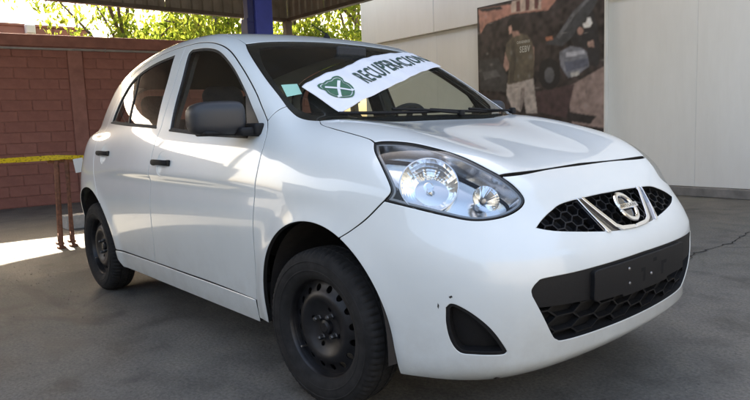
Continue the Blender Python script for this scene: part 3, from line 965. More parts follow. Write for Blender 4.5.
CARF = compile_(CT, CK)
def grad(q, e=8e-4):
    f = CARF
    g = np.stack([f(q[:, 0] + e, q[:, 1], q[:, 2]) - f(q[:, 0] - e, q[:, 1], q[:, 2]),
                  f(q[:, 0], q[:, 1] + e, q[:, 2]) - f(q[:, 0], q[:, 1] - e, q[:, 2]),
                  f(q[:, 0], q[:, 1], q[:, 2] + e) - f(q[:, 0], q[:, 1], q[:, 2] - e)], 1)
    return g / np.linalg.norm(g, axis=1)[:, None]
def march(o, d, tmax):
    """first crossing of the body surface along rays o + t d, from outside"""
    t = np.zeros(len(o)); lo = t.copy()
    f = CARF
    hit = np.zeros(len(o), bool); hi = np.full(len(o), tmax)
    for _ in range(60):
        q = o + t[:, None] * d
        v = f(q[:, 0], q[:, 1], q[:, 2])
        new = (v < 0) & ~hit
        hi[new] = t[new]; hit |= new
        go = ~hit
        if not go.any(): break
        lo[go] = t[go]
        t[go] = np.minimum(t[go] + np.maximum(v[go] * .75, .0015), tmax)
    for _ in range(22):
        m = (lo + hi) / 2
        q = o + m[:, None] * d
        ins = f(q[:, 0], q[:, 1], q[:, 2]) < 0
        hi = np.where(ins, m, hi); lo = np.where(ins, lo, m)
    return o + hi[:, None] * d
class Ortho:
    def __init__(self, d, reach=2.2):
        self.d = np.array(d, float) / np.linalg.norm(d)
        a = np.array([0, 0, 1.0]) if abs(self.d[2]) < .9 else np.array([1.0, 0, 0])
        self.e1 = np.cross(a, self.d); self.e1 /= np.linalg.norm(self.e1)
        self.e2 = np.cross(self.d, self.e1)
        self.reach = reach
    def uv(self, P):
        P = np.asarray(P, float)
        return np.stack([P @ self.e1, P @ self.e2], 1)
    def pos(self, U):
        o = U[:, :1] * self.e1 + U[:, 1:] * self.e2 + self.d * self.reach
        return march(o, np.tile(-self.d, (len(U), 1)), self.reach + .5)
class Cyl:
    def __init__(self, ax, R=0.85):
        self.ax = ax; self.R = R
    def uv(self, P):
        P = np.asarray(P, float)
        return np.stack([np.arctan2(P[:, 1], P[:, 0] - self.ax) * self.R, P[:, 2]], 1)
    def pos(self, U):
        th = U[:, 0] / self.R
        d = np.stack([np.cos(th), np.sin(th), np.zeros(len(U))], 1)
        o = np.stack([np.full(len(U), self.ax), np.zeros(len(U)), U[:, 1]], 1) + d * 1.6
        return march(o, -d, 1.6)
SIDE = Ortho((0, -1, 0)); TOP = Ortho((0, 0, 1)); DIAG = Ortho((0, -.75, .66)); FEN = Ortho((.12, -.75, .6))
LAMP = Ortho((.6, -.5, .5)); FRONT = Cyl(-0.1); REAR = Cyl(-2.25); TAIL = Ortho((-1, 0, .3), 3.6)
def S(*xz):
    """points given in side view, put on the right-hand body side"""
    return SIDE.pos(np.array(xz, float))
def TP(*xy):
    a = np.array(xy, float)
    P = np.stack([a[:, 0], a[:, 1], np.zeros(len(a))], 1)
    return TOP.pos(TOP.uv(P))
def FP(*yz):
    """points given in front view (y, z)"""
    a = np.array(yz, float)
    th = []
    o = np.stack([np.full(len(a), 1.6), a[:, 0], a[:, 1]], 1)
    return march(o, np.tile(np.array([-1.0, 0, 0]), (len(a), 1)), 2.0)
def cr(P, n=10):
    """smooth curve through the points"""
    P = np.asarray(P, float)
    if len(P) < 3: return P
    Q = np.vstack([2 * P[0] - P[1], P, 2 * P[-1] - P[-2]])
    out = []
    for i in range(1, len(Q) - 2):
        p0, p1, p2, p3 = Q[i - 1:i + 3]
        k = max(2, min(n, int(np.linalg.norm(p2 - p1) / .008) + 1))
        for t in np.linspace(0, 1, k, endpoint=False):
            out.append(.5 * ((2 * p1) + (-p0 + p2) * t + (2 * p0 - 5 * p1 + 4 * p2 - p3) * t ** 2 + (-p0 + 3 * p1 - 3 * p2 + p3) * t ** 3))
    out.append(P[-1])
    return np.array(out)
def join(*pieces):
    out = []
    for p in pieces:
        for q in np.asarray(p, float):
            if not out or np.linalg.norm(q - out[-1]) > 1e-4: out.append(q)
    if np.linalg.norm(out[0] - out[-1]) < 1e-4: out.pop()
    return np.array(out)
def mir(P): return np.asarray(P, float) * np.array([1, -1, 1])
def sym(P):
    """closed outline from its right half (centre line to centre line)"""
    P = np.asarray(P, float)
    return join(P, mir(P)[::-1])
def resample(U, sp):
    out = []
    n = len(U)
    for i in range(n):
        a, b = U[i], U[(i + 1) % n]
        L = np.linalg.norm(b - a)
        k = max(1, int(math.ceil(L / sp)))
        for t in range(k): out.append(a + (b - a) * t / k)
    U = np.array(out)
    keep = [0]
    for i in range(1, len(U)):
        if np.linalg.norm(U[i] - U[keep[-1]]) > sp * .3: keep.append(i)
    return U[keep]
def area(U):
    x, y = U[:, 0], U[:, 1]
    return .5 * np.sum(x * np.roll(y, -1) - np.roll(x, -1) * y)
def inside(U, P):
    x, y = P[:, 0], P[:, 1]
    r = np.zeros(len(P), bool)
    n = len(U)
    for i in range(n):
        x1, y1 = U[i]; x2, y2 = U[(i + 1) % n]
        c = (y1 > y) != (y2 > y)
        if y1 != y2:
            r ^= c & (x < (x2 - x1) * (y - y1) / (y2 - y1) + x1)
    return r
def dist_loop(U, P):
    A = U; B = np.roll(U, -1, 0)
    d = np.full(len(P), 9.0)
    for a, b in zip(A, B):
        ab = b - a
        t = np.clip(((P - a) @ ab) / (ab @ ab + 1e-12), 0, 1)
        d = np.minimum(d, np.linalg.norm(P - (a + t[:, None] * ab), axis=1))
    return d
def inset(U, g):
    """shrink (g > 0) or grow a loop"""
    if abs(g) < 1e-9: return U
    s = 1.0 if area(U) > 0 else -1.0
    d1 = U - np.roll(U, 1, 0); d2 = np.roll(U, -1, 0) - U
    d1 /= np.linalg.norm(d1, axis=1)[:, None] + 1e-12; d2 /= np.linalg.norm(d2, axis=1)[:, None] + 1e-12
    n1 = np.stack([-d1[:, 1], d1[:, 0]], 1) * s; n2 = np.stack([-d2[:, 1], d2[:, 0]], 1) * s
    m = n1 + n2
    L = np.linalg.norm(m, axis=1)
    m = m / (L[:, None] + 1e-9)
    c = np.clip((m * n1).sum(1), .45, 1)
    V = U + m * (g / c)[:, None]
    if abs(g) > .004:
        ok = dist_loop(U, V) > abs(g) * .96
        if ok.sum() > 6: V = V[ok]
    return V
def cdt(loops, sp):
    """triangles between loops[0] and the holes loops[1:]"""
    pts = []; edges = []
    for U in loops:
        b = len(pts)
        pts += [tuple(u) for u in U]
        edges += [(b + i, b + (i + 1) % len(U)) for i in range(len(U))]
    U0 = loops[0]
    mn, mx = U0.min(0), U0.max(0)
    gx = np.arange(mn[0], mx[0], sp); gy = np.arange(mn[1], mx[1], sp * .866)
    X, Y = np.meshgrid(gx, gy); X = X + (np.arange(len(gy)) % 2)[:, None] * sp * .5
    P = np.stack([X.ravel(), Y.ravel()], 1)
    ok = inside(U0, P)
    for h in loops[1:]: ok &= ~inside(h, P)
    P = P[ok]
    if len(P):
        d = np.full(len(P), 9.0)
        for U in loops: d = np.minimum(d, dist_loop(U, P))
        P = P[d > sp * .45]
    r = geometry.delaunay_2d_cdt([Vector(p) for p in pts] + [Vector(p) for p in P.tolist()], edges, [], 0, 1e-7)
    V = np.array([v[:] for v in r[0]]); F = np.array([f[:3] for f in r[2]])
    inv = {}
    for i, ids in enumerate(r[3]):
        for k in ids: inv[k] = i
    c = V[F].mean(1)
    ok = inside(U0, c)
    for h in loops[1:]: ok &= ~inside(h, c)
    F = F[ok]
    out = []; b = 0
    for U in loops:
        L = [inv.get(b + i) for i in range(len(U))]
        L = [x for i, x in enumerate(L) if x is not None and x != L[i - 1]]
        out.append(L); b += len(U)
    return V, F, out
def panel(proj, outer, holes=(), sp=.016, gap=.002, hgap=None, off=0.0, flange=.016, hole_flange=None, edge=.0015, disp=None):
    """cut a panel out of the body surface; returns vertices, faces, normals, material slots (1 = dark return edge)"""
    U = inset(resample(proj.uv(outer), sp * .8), gap)
    hs = [inset(resample(proj.uv(h), sp * .7), -(gap if hgap is None else hgap)) for h in holes]
    UV, F, loops = cdt([U] + hs, sp)
    used = np.unique(F)
    P = proj.pos(UV); N = grad(P)
    if disp is not None:
        P = P + N * disp(P)[:, None]
    P = P + N * off
    fn = np.cross(P[F[:, 1]] - P[F[:, 0]], P[F[:, 2]] - P[F[:, 0]])
    if (fn * N[F[:, 0]]).sum() < 0: F = F[:, ::-1]
    V = [P]; NN = [N]; FF = [tuple(f) for f in F]; mi = [0] * len(FF)
    nb = len(P)
    if flange:
        for li, L in enumerate(loops):
            fl = flange if li == 0 or hole_flange is None else hole_flange
            L = np.array(L); k = len(L)
            p = P[L]; n = N[L]
            e = np.roll(p, -1, 0) - np.roll(p, 1, 0)
            t = np.cross(e, n); t /= np.linalg.norm(t, axis=1)[:, None] + 1e-12
            test = proj.uv(p + t * .004)
            ins = inside(U, test)
            for h in hs: ins &= ~inside(h, test)
            if ins.mean() > .5: t = -t
            r1 = p + t * edge - n * edge
            r2 = r1 - n * .0009
            r3 = r1 - n * fl
            base = nb
            V += [r1, r2, r3]; m = n + t; m /= np.linalg.norm(m, axis=1)[:, None]; NN += [m, t, t]
            rows = [L, base + np.arange(k), base + k + np.arange(k), base + 2 * k + np.arange(k)]
            nb += 3 * k
            v_all = np.vstack(V)
            for a, b, s in ((0, 1, 0), (1, 2, 0), (2, 3, 1)):
                fl_ = []
                for i in range(k):
                    j = (i + 1) % k
                    fl_.append((rows[a][i], rows[a][j], rows[b][j], rows[b][i]))
                q = np.array(fl_)
                fnn = np.cross(v_all[q[:, 1]] - v_all[q[:, 0]], v_all[q[:, 3]] - v_all[q[:, 0]])
                if (fnn * t).sum() + (fnn * n).sum() * (a == 0) < 0: fl_ = [f[::-1] for f in fl_]
                FF += fl_; mi += [s] * len(fl_)
    return np.vstack(V), FF, np.vstack(NN), mi
def flip(A):
    V, F, N, mi = A
    return V * np.array([1, -1, 1]), [tuple(f[::-1]) for f in F], N * np.array([1, -1, 1]), mi
def emit(name, A, mats, parent):
    V, F, N, mi = A
    if isinstance(mats, str): mats = [mats, mats]
    return obj(name, V, F, list(mats), parent, normals=N, mi=mi)
def emit2(name, A, mats, parents):
    """right-hand panel and its mirror image"""
    return emit(name, A, mats, parents[0]), emit(name, flip(A), mats, parents[1])
def uvbars(proj, segs, w, o1, o2):
    """bars laid along uv segments, o1..o2 above the surface"""
    segs = np.array(segs, float)
    a, b = segs[:, 0], segs[:, 1]
    d = b - a; d /= np.linalg.norm(d, axis=1)[:, None] + 1e-12
    n = np.stack([-d[:, 1], d[:, 0]], 1) * w
    C = np.concatenate([a + n, a - n, b - n, b + n])
    P = proj.pos(C); N = grad(P)
    m = len(segs)
    up = P + N * o1; dn = P + N * o2
    V = np.concatenate([up, dn]); F = []
    for i in range(m):
        t = [i, m + i, 2 * m + i, 3 * m + i]; u = [4 * m + k for k in t]
        F.append(tuple(t)); F.append(tuple(u[::-1]))
        for k in range(4):
            j = (k + 1) % 4
            F.append((t[k], u[k], u[j], t[j]))
    return V, F
def hexsegs(U, cw, ch, ox=0.0, oy=0.0, keep=None):
    """honeycomb lattice clipped to a loop (flat-topped cells stretched sideways)"""
    mn, mx = U.min(0) - .1, U.max(0) + .1
    segs = {}
    hx = cw / 2; q = cw * .25
    i0 = int(mn[0] / (cw * .75)) - 1; i1 = int(mx[0] / (cw * .75)) + 2
    j0 = int(mn[1] / ch) - 2; j1 = int(mx[1] / ch) + 2
    for i in range(i0, i1):
        for j in range(j0, j1):
            cx = i * cw * .75 + ox; cy = j * ch + (ch / 2 if i % 2 else 0) + oy
            v = [(cx - hx, cy), (cx - q, cy + ch / 2), (cx + q, cy + ch / 2), (cx + hx, cy), (cx + q, cy - ch / 2), (cx - q, cy - ch / 2)]
            for k in range(6):
                a, b = v[k], v[(k + 1) % 6]
                key = (round((a[0] + b[0]) * 500), round((a[1] + b[1]) * 500))
                segs[key] = (a, b)
    out = []
    for a, b in segs.values():
        a = np.array(a); b = np.array(b)
        T = np.linspace(0, 1, 9)
        pts = a + T[:, None] * (b - a)
        ins = inside(U, pts)
        if keep is not None: ins &= keep(pts)
        if ins.sum() < 2: continue
        k = np.where(ins)[0]
        out.append((pts[k[0]], pts[k[-1]]))
    return out
# ================================================================== CAR
car = thing('hatchback_car', (-1.2, 0, 0), 'white five-door hatchback with black steel wheels parked under the canopy', 'car')
PAINT = ['car_paint', 'seam_dark']
def A3(*p): return np.array(p, float)
def arch(xc, a0, a1, n=26):
    return S(*[(xc + .355 * math.cos(math.radians(a)), .30 + .385 * math.sin(math.radians(a))) for a in np.linspace(a0, a1, n)])

# ---- feature lines on the right-hand side (shared by neighbouring panels)
HS = A3((-.192, -.627, 1.046), (-.137, -.655, 1.026), (-.042, -.664, 1.005), (.045, -.665, .989), (.145, -.664, .969), (.185, -.672, .956))
HT = A3((.185, -.672, .956), (.210, -.646, .959), (.285, -.600, .951), (.369, -.567, .932), (.449, -.535, .904), (.527, -.505, .867), (.569, -.483, .842))
HB = A3((.569, -.483, .842), (.613, -.465, .808), (.637, -.452, .771), (.645, -.472, .748), (.639, -.526, .728), (.617, -.584, .718), (.575, -.638, .718), (.508, -.687, .734), (.414, -.734, .756), (.328, -.764, .773))
HL = A3((.328, -.764, .773), (.346, -.752, .800), (.335, -.746, .828), (.280, -.729, .885), (.223, -.704, .928), (.185, -.672, .956))
HF = A3((.569, -.483, .842), (.574, -.38, .845), (.566, -.2, .85), (.56, 0, .85))
HFB = A3((.572, -.481, .839), (.580, -.38, .839), (.573, -.2, .843), (.568, 0, .843))
FB = np.vstack([A3((.328, -.764, .773), (.27, -.79, .715)), S((.21, .672)), arch(0, 63, 63, 1)])
WSB = TP((-.118, 0), (-.118, -.3), (-.128, -.45), (-.165, -.575), (-.192, -.627))
WSC = TP((-.192, -.627), (-.235, -.652), (-.276, -.666), (-.328, -.667), (-.352, -.665))
WSS = TP((-.352, -.665), (-.418, -.655), (-.531, -.641), (-.67, -.612), (-.78, -.578), (-.862, -.542))
WST = TP((-.862, -.542), (-.885, -.4), (-.902, -.1), (-.904, 0))
FSEAM = np.vstack([S((-.369, 1.047)), A3((-.356, -.725, 1.079)), TP((-.352, -.665))])
DFU = S((-.369, 1.047), (-.435, 1.104), (-.528, 1.179), (-.692, 1.29), (-.857, 1.385), (-1.014, 1.435), (-1.19, 1.458), (-1.335, 1.461))
BSP = S((-1.335, 1.461), (-1.338, 1.2), (-1.345, 1.06), (-1.358, 1.02), (-1.378, .958), (-1.390, .905), (-1.423, .722), (-1.451, .56), (-1.478, .44), (-1.505, .345), (-1.512, .318))
DBF = S((-1.512, .318), (-1.2, .319), (-.8, .319), (-.438, .310))
DFL = S((-.438, .310), (-.403, .466), (-.371, .675), (-.346, .834), (-.338, .953), (-.348, 1.01), (-.369, 1.047))
RDT = S((-1.335, 1.461), (-1.5, 1.457), (-1.70, 1.441), (-1.93, 1.406), (-2.12, 1.356), (-2.25, 1.285), (-2.325, 1.19), (-2.365, 1.08), (-2.375, .98), (-2.36, .86), (-2.31, .73), (-2.215, .5915))
DITCH = TP((-.862, -.542), (-.934, -.540), (-1.013, -.542), (-1.3, -.555), (-1.7, -.553), (-2.1, -.53), (-2.4, -.49), (-2.52, -.455))
ROOFR = TP((-2.52, -.455), (-2.56, -.3), (-2.575, 0))
TGE = np.vstack([TP((-2.52, -.455)), A3((-2.62, -.53, 1.27), (-2.72, -.60, 1.10), (-2.80, -.66, .95), (-2.86, -.69, .80))])
RBS = np.vstack([A3((-2.86, -.69, .80), (-2.78, -.76, .745)), S((-2.70, .68)), arch(-2.45, 128, 128, 1)])

# ---- bonnet, roof, wings
emit('bonnet', panel(TOP, sym(join(cr(WSB), cr(HS), cr(HT), cr(HF))), sp=.02, gap=.0052, flange=.022), PAINT, car)
emit('roof', panel(TOP, sym(join(cr(WST)[::-1], cr(DITCH), cr(ROOFR))), sp=.03, gap=.003, flange=.012), PAINT, car)
R_, L_ = car, car
fen = join(cr(HS), cr(HL)[::-1], cr(FB), arch(0, 63, 180, 40), S((-.357, .26), (-.362, .228), (-.452, .228), (-.438, .310)), cr(DFL), cr(FSEAM), cr(WSC)[::-1])
emit2('front_wing', panel(FEN, fen, sp=.016, gap=.0034, flange=.018), PAINT, (car, car))
bs = join(cr(FSEAM), cr(WSS), cr(DITCH), cr(TGE), cr(RBS), arch(-2.45, 128, 49.2, 40), cr(RDT)[::-1], cr(DFU)[::-1])
emit2('body_side', panel(DIAG, bs, sp=.018, gap=.0034, flange=.016), PAINT, (car, car))
sill = S((-.4475, .312), (-.450, .262), (-.4555, .213), (-2.045, .213), (-2.092, .262), (-2.096, .312), (-1.512, .315), (-.8, .315))
emit2('sill', panel(SIDE, sill, sp=.02, gap=.0025, off=.004, flange=.03, edge=.003), PAINT, (car, car))

# ---- doors with windows
FW = join(cr(S((-1.236, 1.030), (-1.258, 1.212), (-1.270, 1.385), (-1.262, 1.418), (-1.235, 1.430))), cr(S((-1.235, 1.430), (-1.078, 1.420), (-.93, 1.387), (-.764, 1.302), (-.6, 1.190), (-.506, 1.114), (-.412, 1.032), (-.388, 1.003), (-.39, .986))),
          cr(S((-.39, .986), (-.6, .992), (-.85, 1.002), (-1.1, 1.018), (-1.236, 1.030))))
RW = join(cr(S((-1.405, 1.044), (-1.425, 1.197), (-1.432, 1.33), (-1.432, 1.425))), cr(S((-1.432, 1.425), (-1.676, 1.408), (-1.911, 1.372), (-2.08, 1.322), (-2.19, 1.245), (-2.245, 1.16), (-2.272, 1.092))),
          cr(S((-2.272, 1.092), (-2.0, 1.076), (-1.7, 1.060), (-1.405, 1.044))))
fd_out = join(cr(DFU), cr(BSP), cr(DBF), cr(DFL))
rd_out = join(cr(RDT), arch(-2.45, 49.2, 2, 26), S((-2.094, .318), (-1.8, .318), (-1.512, .318)), cr(BSP)[::-1])
SCP = lambda xm, z: S(*[(xm + .055 * math.cos(a), z - .004 + .062 * math.sin(a)) for a in np.linspace(0, 2 * PI, 29)[:-1]])
fdR, fdL = emit2('front_door', panel(SIDE, fd_out, [FW, SCP(-1.255, .868)], sp=.018, gap=.0043, hgap=0, flange=.016, hole_flange=.012), PAINT, (car, car))
rdR, rdL = emit2('rear_door', panel(SIDE, rd_out, [RW, SCP(-2.185, .905)], sp=.018, gap=.0043, hgap=0, flange=.016, hole_flange=.012), PAINT, (car, car))
def inset3(P, g, proj=SIDE):
    U = inset(resample(proj.uv(P), .012), g)
    return proj.pos(U)
for out, dr in ((FW, (fdR, fdL)), (RW, (rdR, rdL))):
    emit2('window_seal', panel(SIDE, out, [inset3(out, .011)], sp=.012, gap=.0006, hgap=0, off=-.004, flange=.007), 'rubber', dr)
    emit2('window_glass', panel(SIDE, out, sp=.04, gap=.009, off=-.009, flange=0), 'side_glass' if out is FW else 'rear_side_glass', dr)
sail = S((-.590, 1.180), (-.506, 1.108), (-.408, 1.026), (-.396, 1.000), (-.49, .994))
emit2('mirror_sail', panel(SIDE, sail, sp=.02, gap=.001, off=-.002, flange=.012), ['grey_plastic', 'black_plastic'], (fdR, fdL))
dv = S((-1.945, 1.368), (-1.968, 1.363), (-1.885, 1.068), (-1.862, 1.067))
emit2('quarter_divider', panel(SIDE, dv, sp=.02, gap=0, off=-.005, flange=.008), 'black_plastic', (rdR, rdL))
bl = join(S((-1.236, 1.030), (-.85, 1.002), (-.47, .9885)), S((-.47, .981), (-.85, .995), (-1.236, 1.0225)))
emit2('belt_moulding', panel(SIDE, bl, sp=.016, gap=0, off=.003, flange=.006), 'rubber', (fdR, fdL))
br = join(S((-1.402, 1.046), (-1.84, 1.069), (-2.272, 1.094)), S((-2.274, 1.0865), (-1.84, 1.0615), (-1.402, 1.0385)))
emit2('belt_moulding', panel(SIDE, br, sp=.016, gap=0, off=.003, flange=.006), 'rubber', (rdR, rdL))
# inner trim of the doors and pillars
emit2('door_trim', panel(SIDE, S((-.43, .40), (-1.40, .40), (-1.36, .99), (-.42, .975)), sp=.05, gap=0, off=-.075, flange=0), 'interior_dark', (fdR, fdL))
emit2('door_trim', panel(SIDE, S((-1.50, .40), (-2.1, .40), (-2.3, .75), (-2.3, 1.05), (-1.38, 1.02)), sp=.05, gap=0, off=-.075, flange=0), 'interior_dark', (rdR, rdL))
emit2('pillar_trim', panel(SIDE, S((-1.29, .95), (-1.405, .95), (-1.40, 1.44), (-1.29, 1.44)), sp=.04, gap=0, off=-.045, flange=.02), 'interior_grey', (car, car))
emit2('pillar_trim', panel(DIAG, join(cr(WSS)[::-1], cr(DFU)), sp=.04, gap=.012, off=-.035, flange=0), 'interior_grey', (car, car))
emit('headliner', panel(TOP, sym(join(cr(WST)[::-1], cr(DITCH), cr(ROOFR))), sp=.06, gap=.01, off=-.03, flange=0), 'headliner', car)

# door handles: a round scoop with a black bar across
def handle(xa, xb, z, parents):
    xm = (xa + xb) / 2
    scoop = S(*[(xm + .055 * math.cos(a), z - .004 + .062 * math.sin(a)) for a in np.linspace(0, 2 * PI, 29)[:-1]])
    A = panel(SIDE, scoop, sp=.007, gap=-.0005, off=0, flange=0, disp=lambda P: -.017 * np.maximum(0, 1 - ((P[:, 0] - xm) / .0555) ** 2 - ((P[:, 2] - z + .004) / .0625) ** 2) ** .8)
    emit2('handle_scoop', A, 'car_paint', parents)
    m = MB()
    c = S((xa, z), (xm, z + .004), (xb, z))
    pts = []
    for i, t in enumerate(np.linspace(0, 1, 11)):
        x = xa + (xb - xa) * t
        p = S((x, z + .004 * math.sin(PI * t)))[0]
        pts.append((p[0], p[1] - .006 - .026 * math.sin(PI * t) ** .5, p[2]))
    V = []; F = []
    for p in pts:
        for k in range(8):
            a = 2 * PI * k / 8
            V.append((p[0], p[1] + .008 * math.cos(a), p[2] + .0135 * math.sin(a)))
    for i in range(len(pts) - 1):
        for k in range(8):
            F.append((i * 8 + k, i * 8 + (k + 1) % 8, (i + 1) * 8 + (k + 1) % 8, (i + 1) * 8 + k))
    F += [tuple(range(8)), tuple(range(80, 88))]
    m.add(V, F)
    for e in (xa, xb):
        p = S((e, z))[0]
        m.bbox((p[0], p[1] - .004, p[2]), (.034, .014, .030), .005, 2)
    for prt, sg in zip(parents, (1, -1)):
        k = MB(); k.add([(v[0], v[1] * sg, v[2]) for v in m.V], m.F)
        k.build('door_handle', 'black_plastic', prt, auto=.6)
handle(-1.345, -1.165, .868, (fdR, fdL))
handle(-2.275, -2.095, .905, (rdR, rdL))

# ---- glass front and back
ws_out = sym(join(cr(WST)[::-1], cr(WSS)[::-1], cr(WSC)[::-1], cr(WSB)[::-1]))
wsc = emit('windscreen', panel(TOP, ws_out, sp=.03, gap=.004, off=-.003, flange=0), 'window_glass', car)
ws_in = sym(join(cr(TP((-.862, 0), (-.855, -.2), (-.835, -.42), (-.815, -.505))), cr(TP((-.815, -.505), (-.65, -.585), (-.5, -.618), (-.40, -.632), (-.33, -.632), (-.27, -.60))), cr(TP((-.27, -.60), (-.235, -.5), (-.205, -.3), (-.195, 0)))))
emit('glass_border', panel(TOP, ws_out, [ws_in], sp=.02, gap=.003, hgap=0, off=-.0055, flange=.012), 'frit_black', wsc)
stk = A3((-.481, -.606, 1.197), (-.471, -.531, 1.202), (-.403, -.555, 1.155), (-.402, -.631, 1.143))
emit('sticker', panel(TOP, stk, sp=.02, gap=0, off=.0005, flange=0), 'sticker_green', wsc)

# ---- front bumper
th0 = math.atan2(-.752, .356 + .1)
bot = FRONT.pos(np.array([(t * FRONT.R, .197) for t in np.linspace(th0, 0, 40)]))
GR = join(cr(FP((0, .750), (-.10, .750), (-.292, .743), (-.371, .726), (-.430, .705), (-.473, .683))), cr(FP((-.473, .683), (-.43, .671), (-.359, .659), (-.146, .634), (0, .626))))
IN = join(cr(FP((0, .550), (-.334, .546), (-.50, .544), (-.532, .535), (-.552, .512), (-.550, .49))), cr(FP((-.550, .49), (-.515, .425), (-.470, .355), (-.445, .332), (-.40, .322), (-.179, .318), (0, .317))))
FG = cr(A3((.539, -.722, .457), (.555, -.715, .472), (.580, -.702, .466), (.618, -.675, .438), (.654, -.639, .390), (.676, -.600, .328), (.674, -.596, .312), (.659, -.611, .304), (.604, -.662, .304), (.565, -.690, .309), (.544, -.707, .344), (.535, -.718, .401), (.539, -.722, .457)))[:-1]
fb_out = sym(join(cr(HFB)[::-1], cr(HB)[4:], cr(FB), arch(0, 63, 0, 30), S((.357, .26)), bot))
def lip(P):
    """soft ledge under the lower intake and a shallow hollow round the side pockets"""
    y = np.abs(P[:, 1]); z = P[:, 2]
    a = .010 * np.exp(-((z - .288) / .020) ** 2) / (1 + np.exp((y - .56) / .03))
    b = -.006 * np.exp(-(((y - .66) / .085) ** 2 + ((z - .375) / .10) ** 2))
    c = .006 * np.exp(-((z - .585) / .014) ** 2) / (1 + np.exp((y - .50) / .05))
    return a + b + c
bump_ = emit('front_bumper', panel(FRONT, fb_out, [sym(GR), sym(IN), FG, mir(FG)], sp=.013, gap=.0036, hgap=0, flange=.02, hole_flange=.045, edge=.0025, disp=lip), ['car_paint', 'black_plastic'], car)

# upper grille
grl = emit('grille', panel(FRONT, sym(GR), sp=.03, gap=-.004, off=-.042, flange=0), 'black_plastic', car)
U = inset(resample(FRONT.uv(sym(GR)), .01), .001)
V, F = uvbars(FRONT, hexsegs(U, .058, .030), .0020, -.016, -.036)
obj('honeycomb', V, F, 'black_plastic', grl)
def FPo(proj_pts, off):
    return proj_pts
for sg in (1, -1):
    fl = (lambda A: A) if sg == 1 else flip
    blk = FP((-.222, .745), (-.190, .745), (-.110, .650), (-.095, .634), (-.150, .633), (-.180, .637))
    emit('gloss_arm', fl(panel(FRONT, blk, sp=.012, gap=0, off=-.002, flange=.025)), 'gloss_black', grl)
    inn = FP((-.200, .745), (-.188, .745), (-.107, .651), (-.080, .642), (-.003, .637), (-.003, .629), (-.088, .632), (-.119, .645))
    emit('chrome_trim', fl(panel(FRONT, inn, sp=.006, gap=0, off=.006, flange=.030, edge=.0012)), 'chrome', grl)
    out = FP((-.2225, .745), (-.2190, .745), (-.199, .690), (-.158, .634), (-.177, .636))
    emit('chrome_trim', fl(panel(FRONT, out, sp=.006, gap=0, off=.005, flange=.028, edge=.0012)), 'chrome', grl)
# emblem: ring and crossbar
ec = FP((0, .690))[0]; en = grad(ec[None])[0]
ez = Vector((0, 0, 1)); ex = Vector(en); ez = (ez - ex * ez.dot(ex)).normalized(); ey = ez.cross(ex)
ER = Matrix((ex, ey, ez)).transposed(); EC = Vector(ec) + ex * .014
m = MB(); V = []; F = []
for i in range(48):
    a = 2 * PI * i / 48
    for k in range(8):
        b = 2 * PI * k / 8
        rr = .0475 + .0085 * math.cos(b)
        V.append(EC + ER @ Vector((.006 * math.sin(b), rr * math.cos(a), rr * math.sin(a) * 1.08)))
for i in range(48):
    for k in range(8):
        F.append((i * 8 + k, i * 8 + (k + 1) % 8, ((i + 1) % 48) * 8 + (k + 1) % 8, ((i + 1) % 48) * 8 + k))
m.add(V, F); m.bbox(EC + ex * .004, (.010, .128, .021), .003, 2, ER); m.build('emblem', 'chrome', grl, auto=.7)
m = MB(); m.lathe([(0, -.004), (.042, -.004), (.044, -.008), (0, -.012)], (0, 0, 0), 'x', 32)
k = MB(); k.add([EC + ER @ Vector(v) for v in m.V], m.F); k.build('emblem_backing', 'gloss_black', grl)
V, F = text_mesh('NISSAN', 1.0, 0.0); mn, mx = V.min(0), V.max(0)
W = [EC + ex * .0094 + ER @ Vector((0, -.048 + (v[0] - mn[0]) / (mx[0] - mn[0]) * .096, -.006 + (v[1] - mn[1]) / (mx[1] - mn[1]) * .012)) for v in V]
obj('emblem_lettering', W, F, 'gloss_black', grl)

# lower intake with number plate carrier
itk = emit('lower_intake', panel(FRONT, sym(IN), sp=.03, gap=-.004, off=-.043, flange=0), 'black_plastic', car)
U = inset(resample(FRONT.uv(sym(IN)), .01), .001)
V, F = uvbars(FRONT, hexsegs(U, .125, .052, oy=.016, keep=lambda P: P[:, 1] < .452), .0028, -.016, -.038)
obj('honeycomb', V, F, 'black_plastic', itk)
bandO = sym(join(cr(FP((0, .549), (-.334, .545), (-.50, .543), (-.530, .534), (-.549, .512), (-.549, .49))), FP((-.530, .452), (-.30, .440), (0, .437))))
emit('upper_band', panel(FRONT, bandO, sp=.02, gap=.0005, off=-.006, flange=.02), 'black_plastic', itk)
carrier = sym(FP((0, .535), (-.295, .532), (-.310, .528), (-.312, .445), (-.30, .437), (-.16, .434), (-.15, .424), (0, .424)))
emit('plate_carrier', panel(FRONT, carrier, sp=.016, gap=0, off=.012, flange=.020, edge=.003), 'black_plastic', itk)
def mark(yz, off, m, nm='carrier_slot'):
    emit(nm, panel(FRONT, FP(*yz), sp=.01, gap=0, off=off, flange=0), m, itk)
simple('slot_black', (.002, .002, .002), 1.0)
mark([(-.052, .500), (-.020, .500), (-.020, .452), (-.036, .452), (-.036, .488), (-.052, .488)], .0125, 'slot_black')
mark([(.100, .500), (.142, .500), (.142, .488), (.118, .488), (.118, .452), (.100, .452)], .0125, 'slot_black')
mark([(.035, .520), (.062, .520), (.062, .508), (.035, .508)], .0125, 'slot_black')
m = MB()
for y, z in ((-.13, .512), (-.125, .462), (.02, .47)):
    p = Vector(FP((y, z))[0]) + Vector((.0125, 0, 0)); m.lathe([(0, .004), (.005, .003), (.006, 0)], p, 'x', 10)
tag(m.build('carrier_screw', 'steel_worn', itk, smooth=True), kind='stuff')

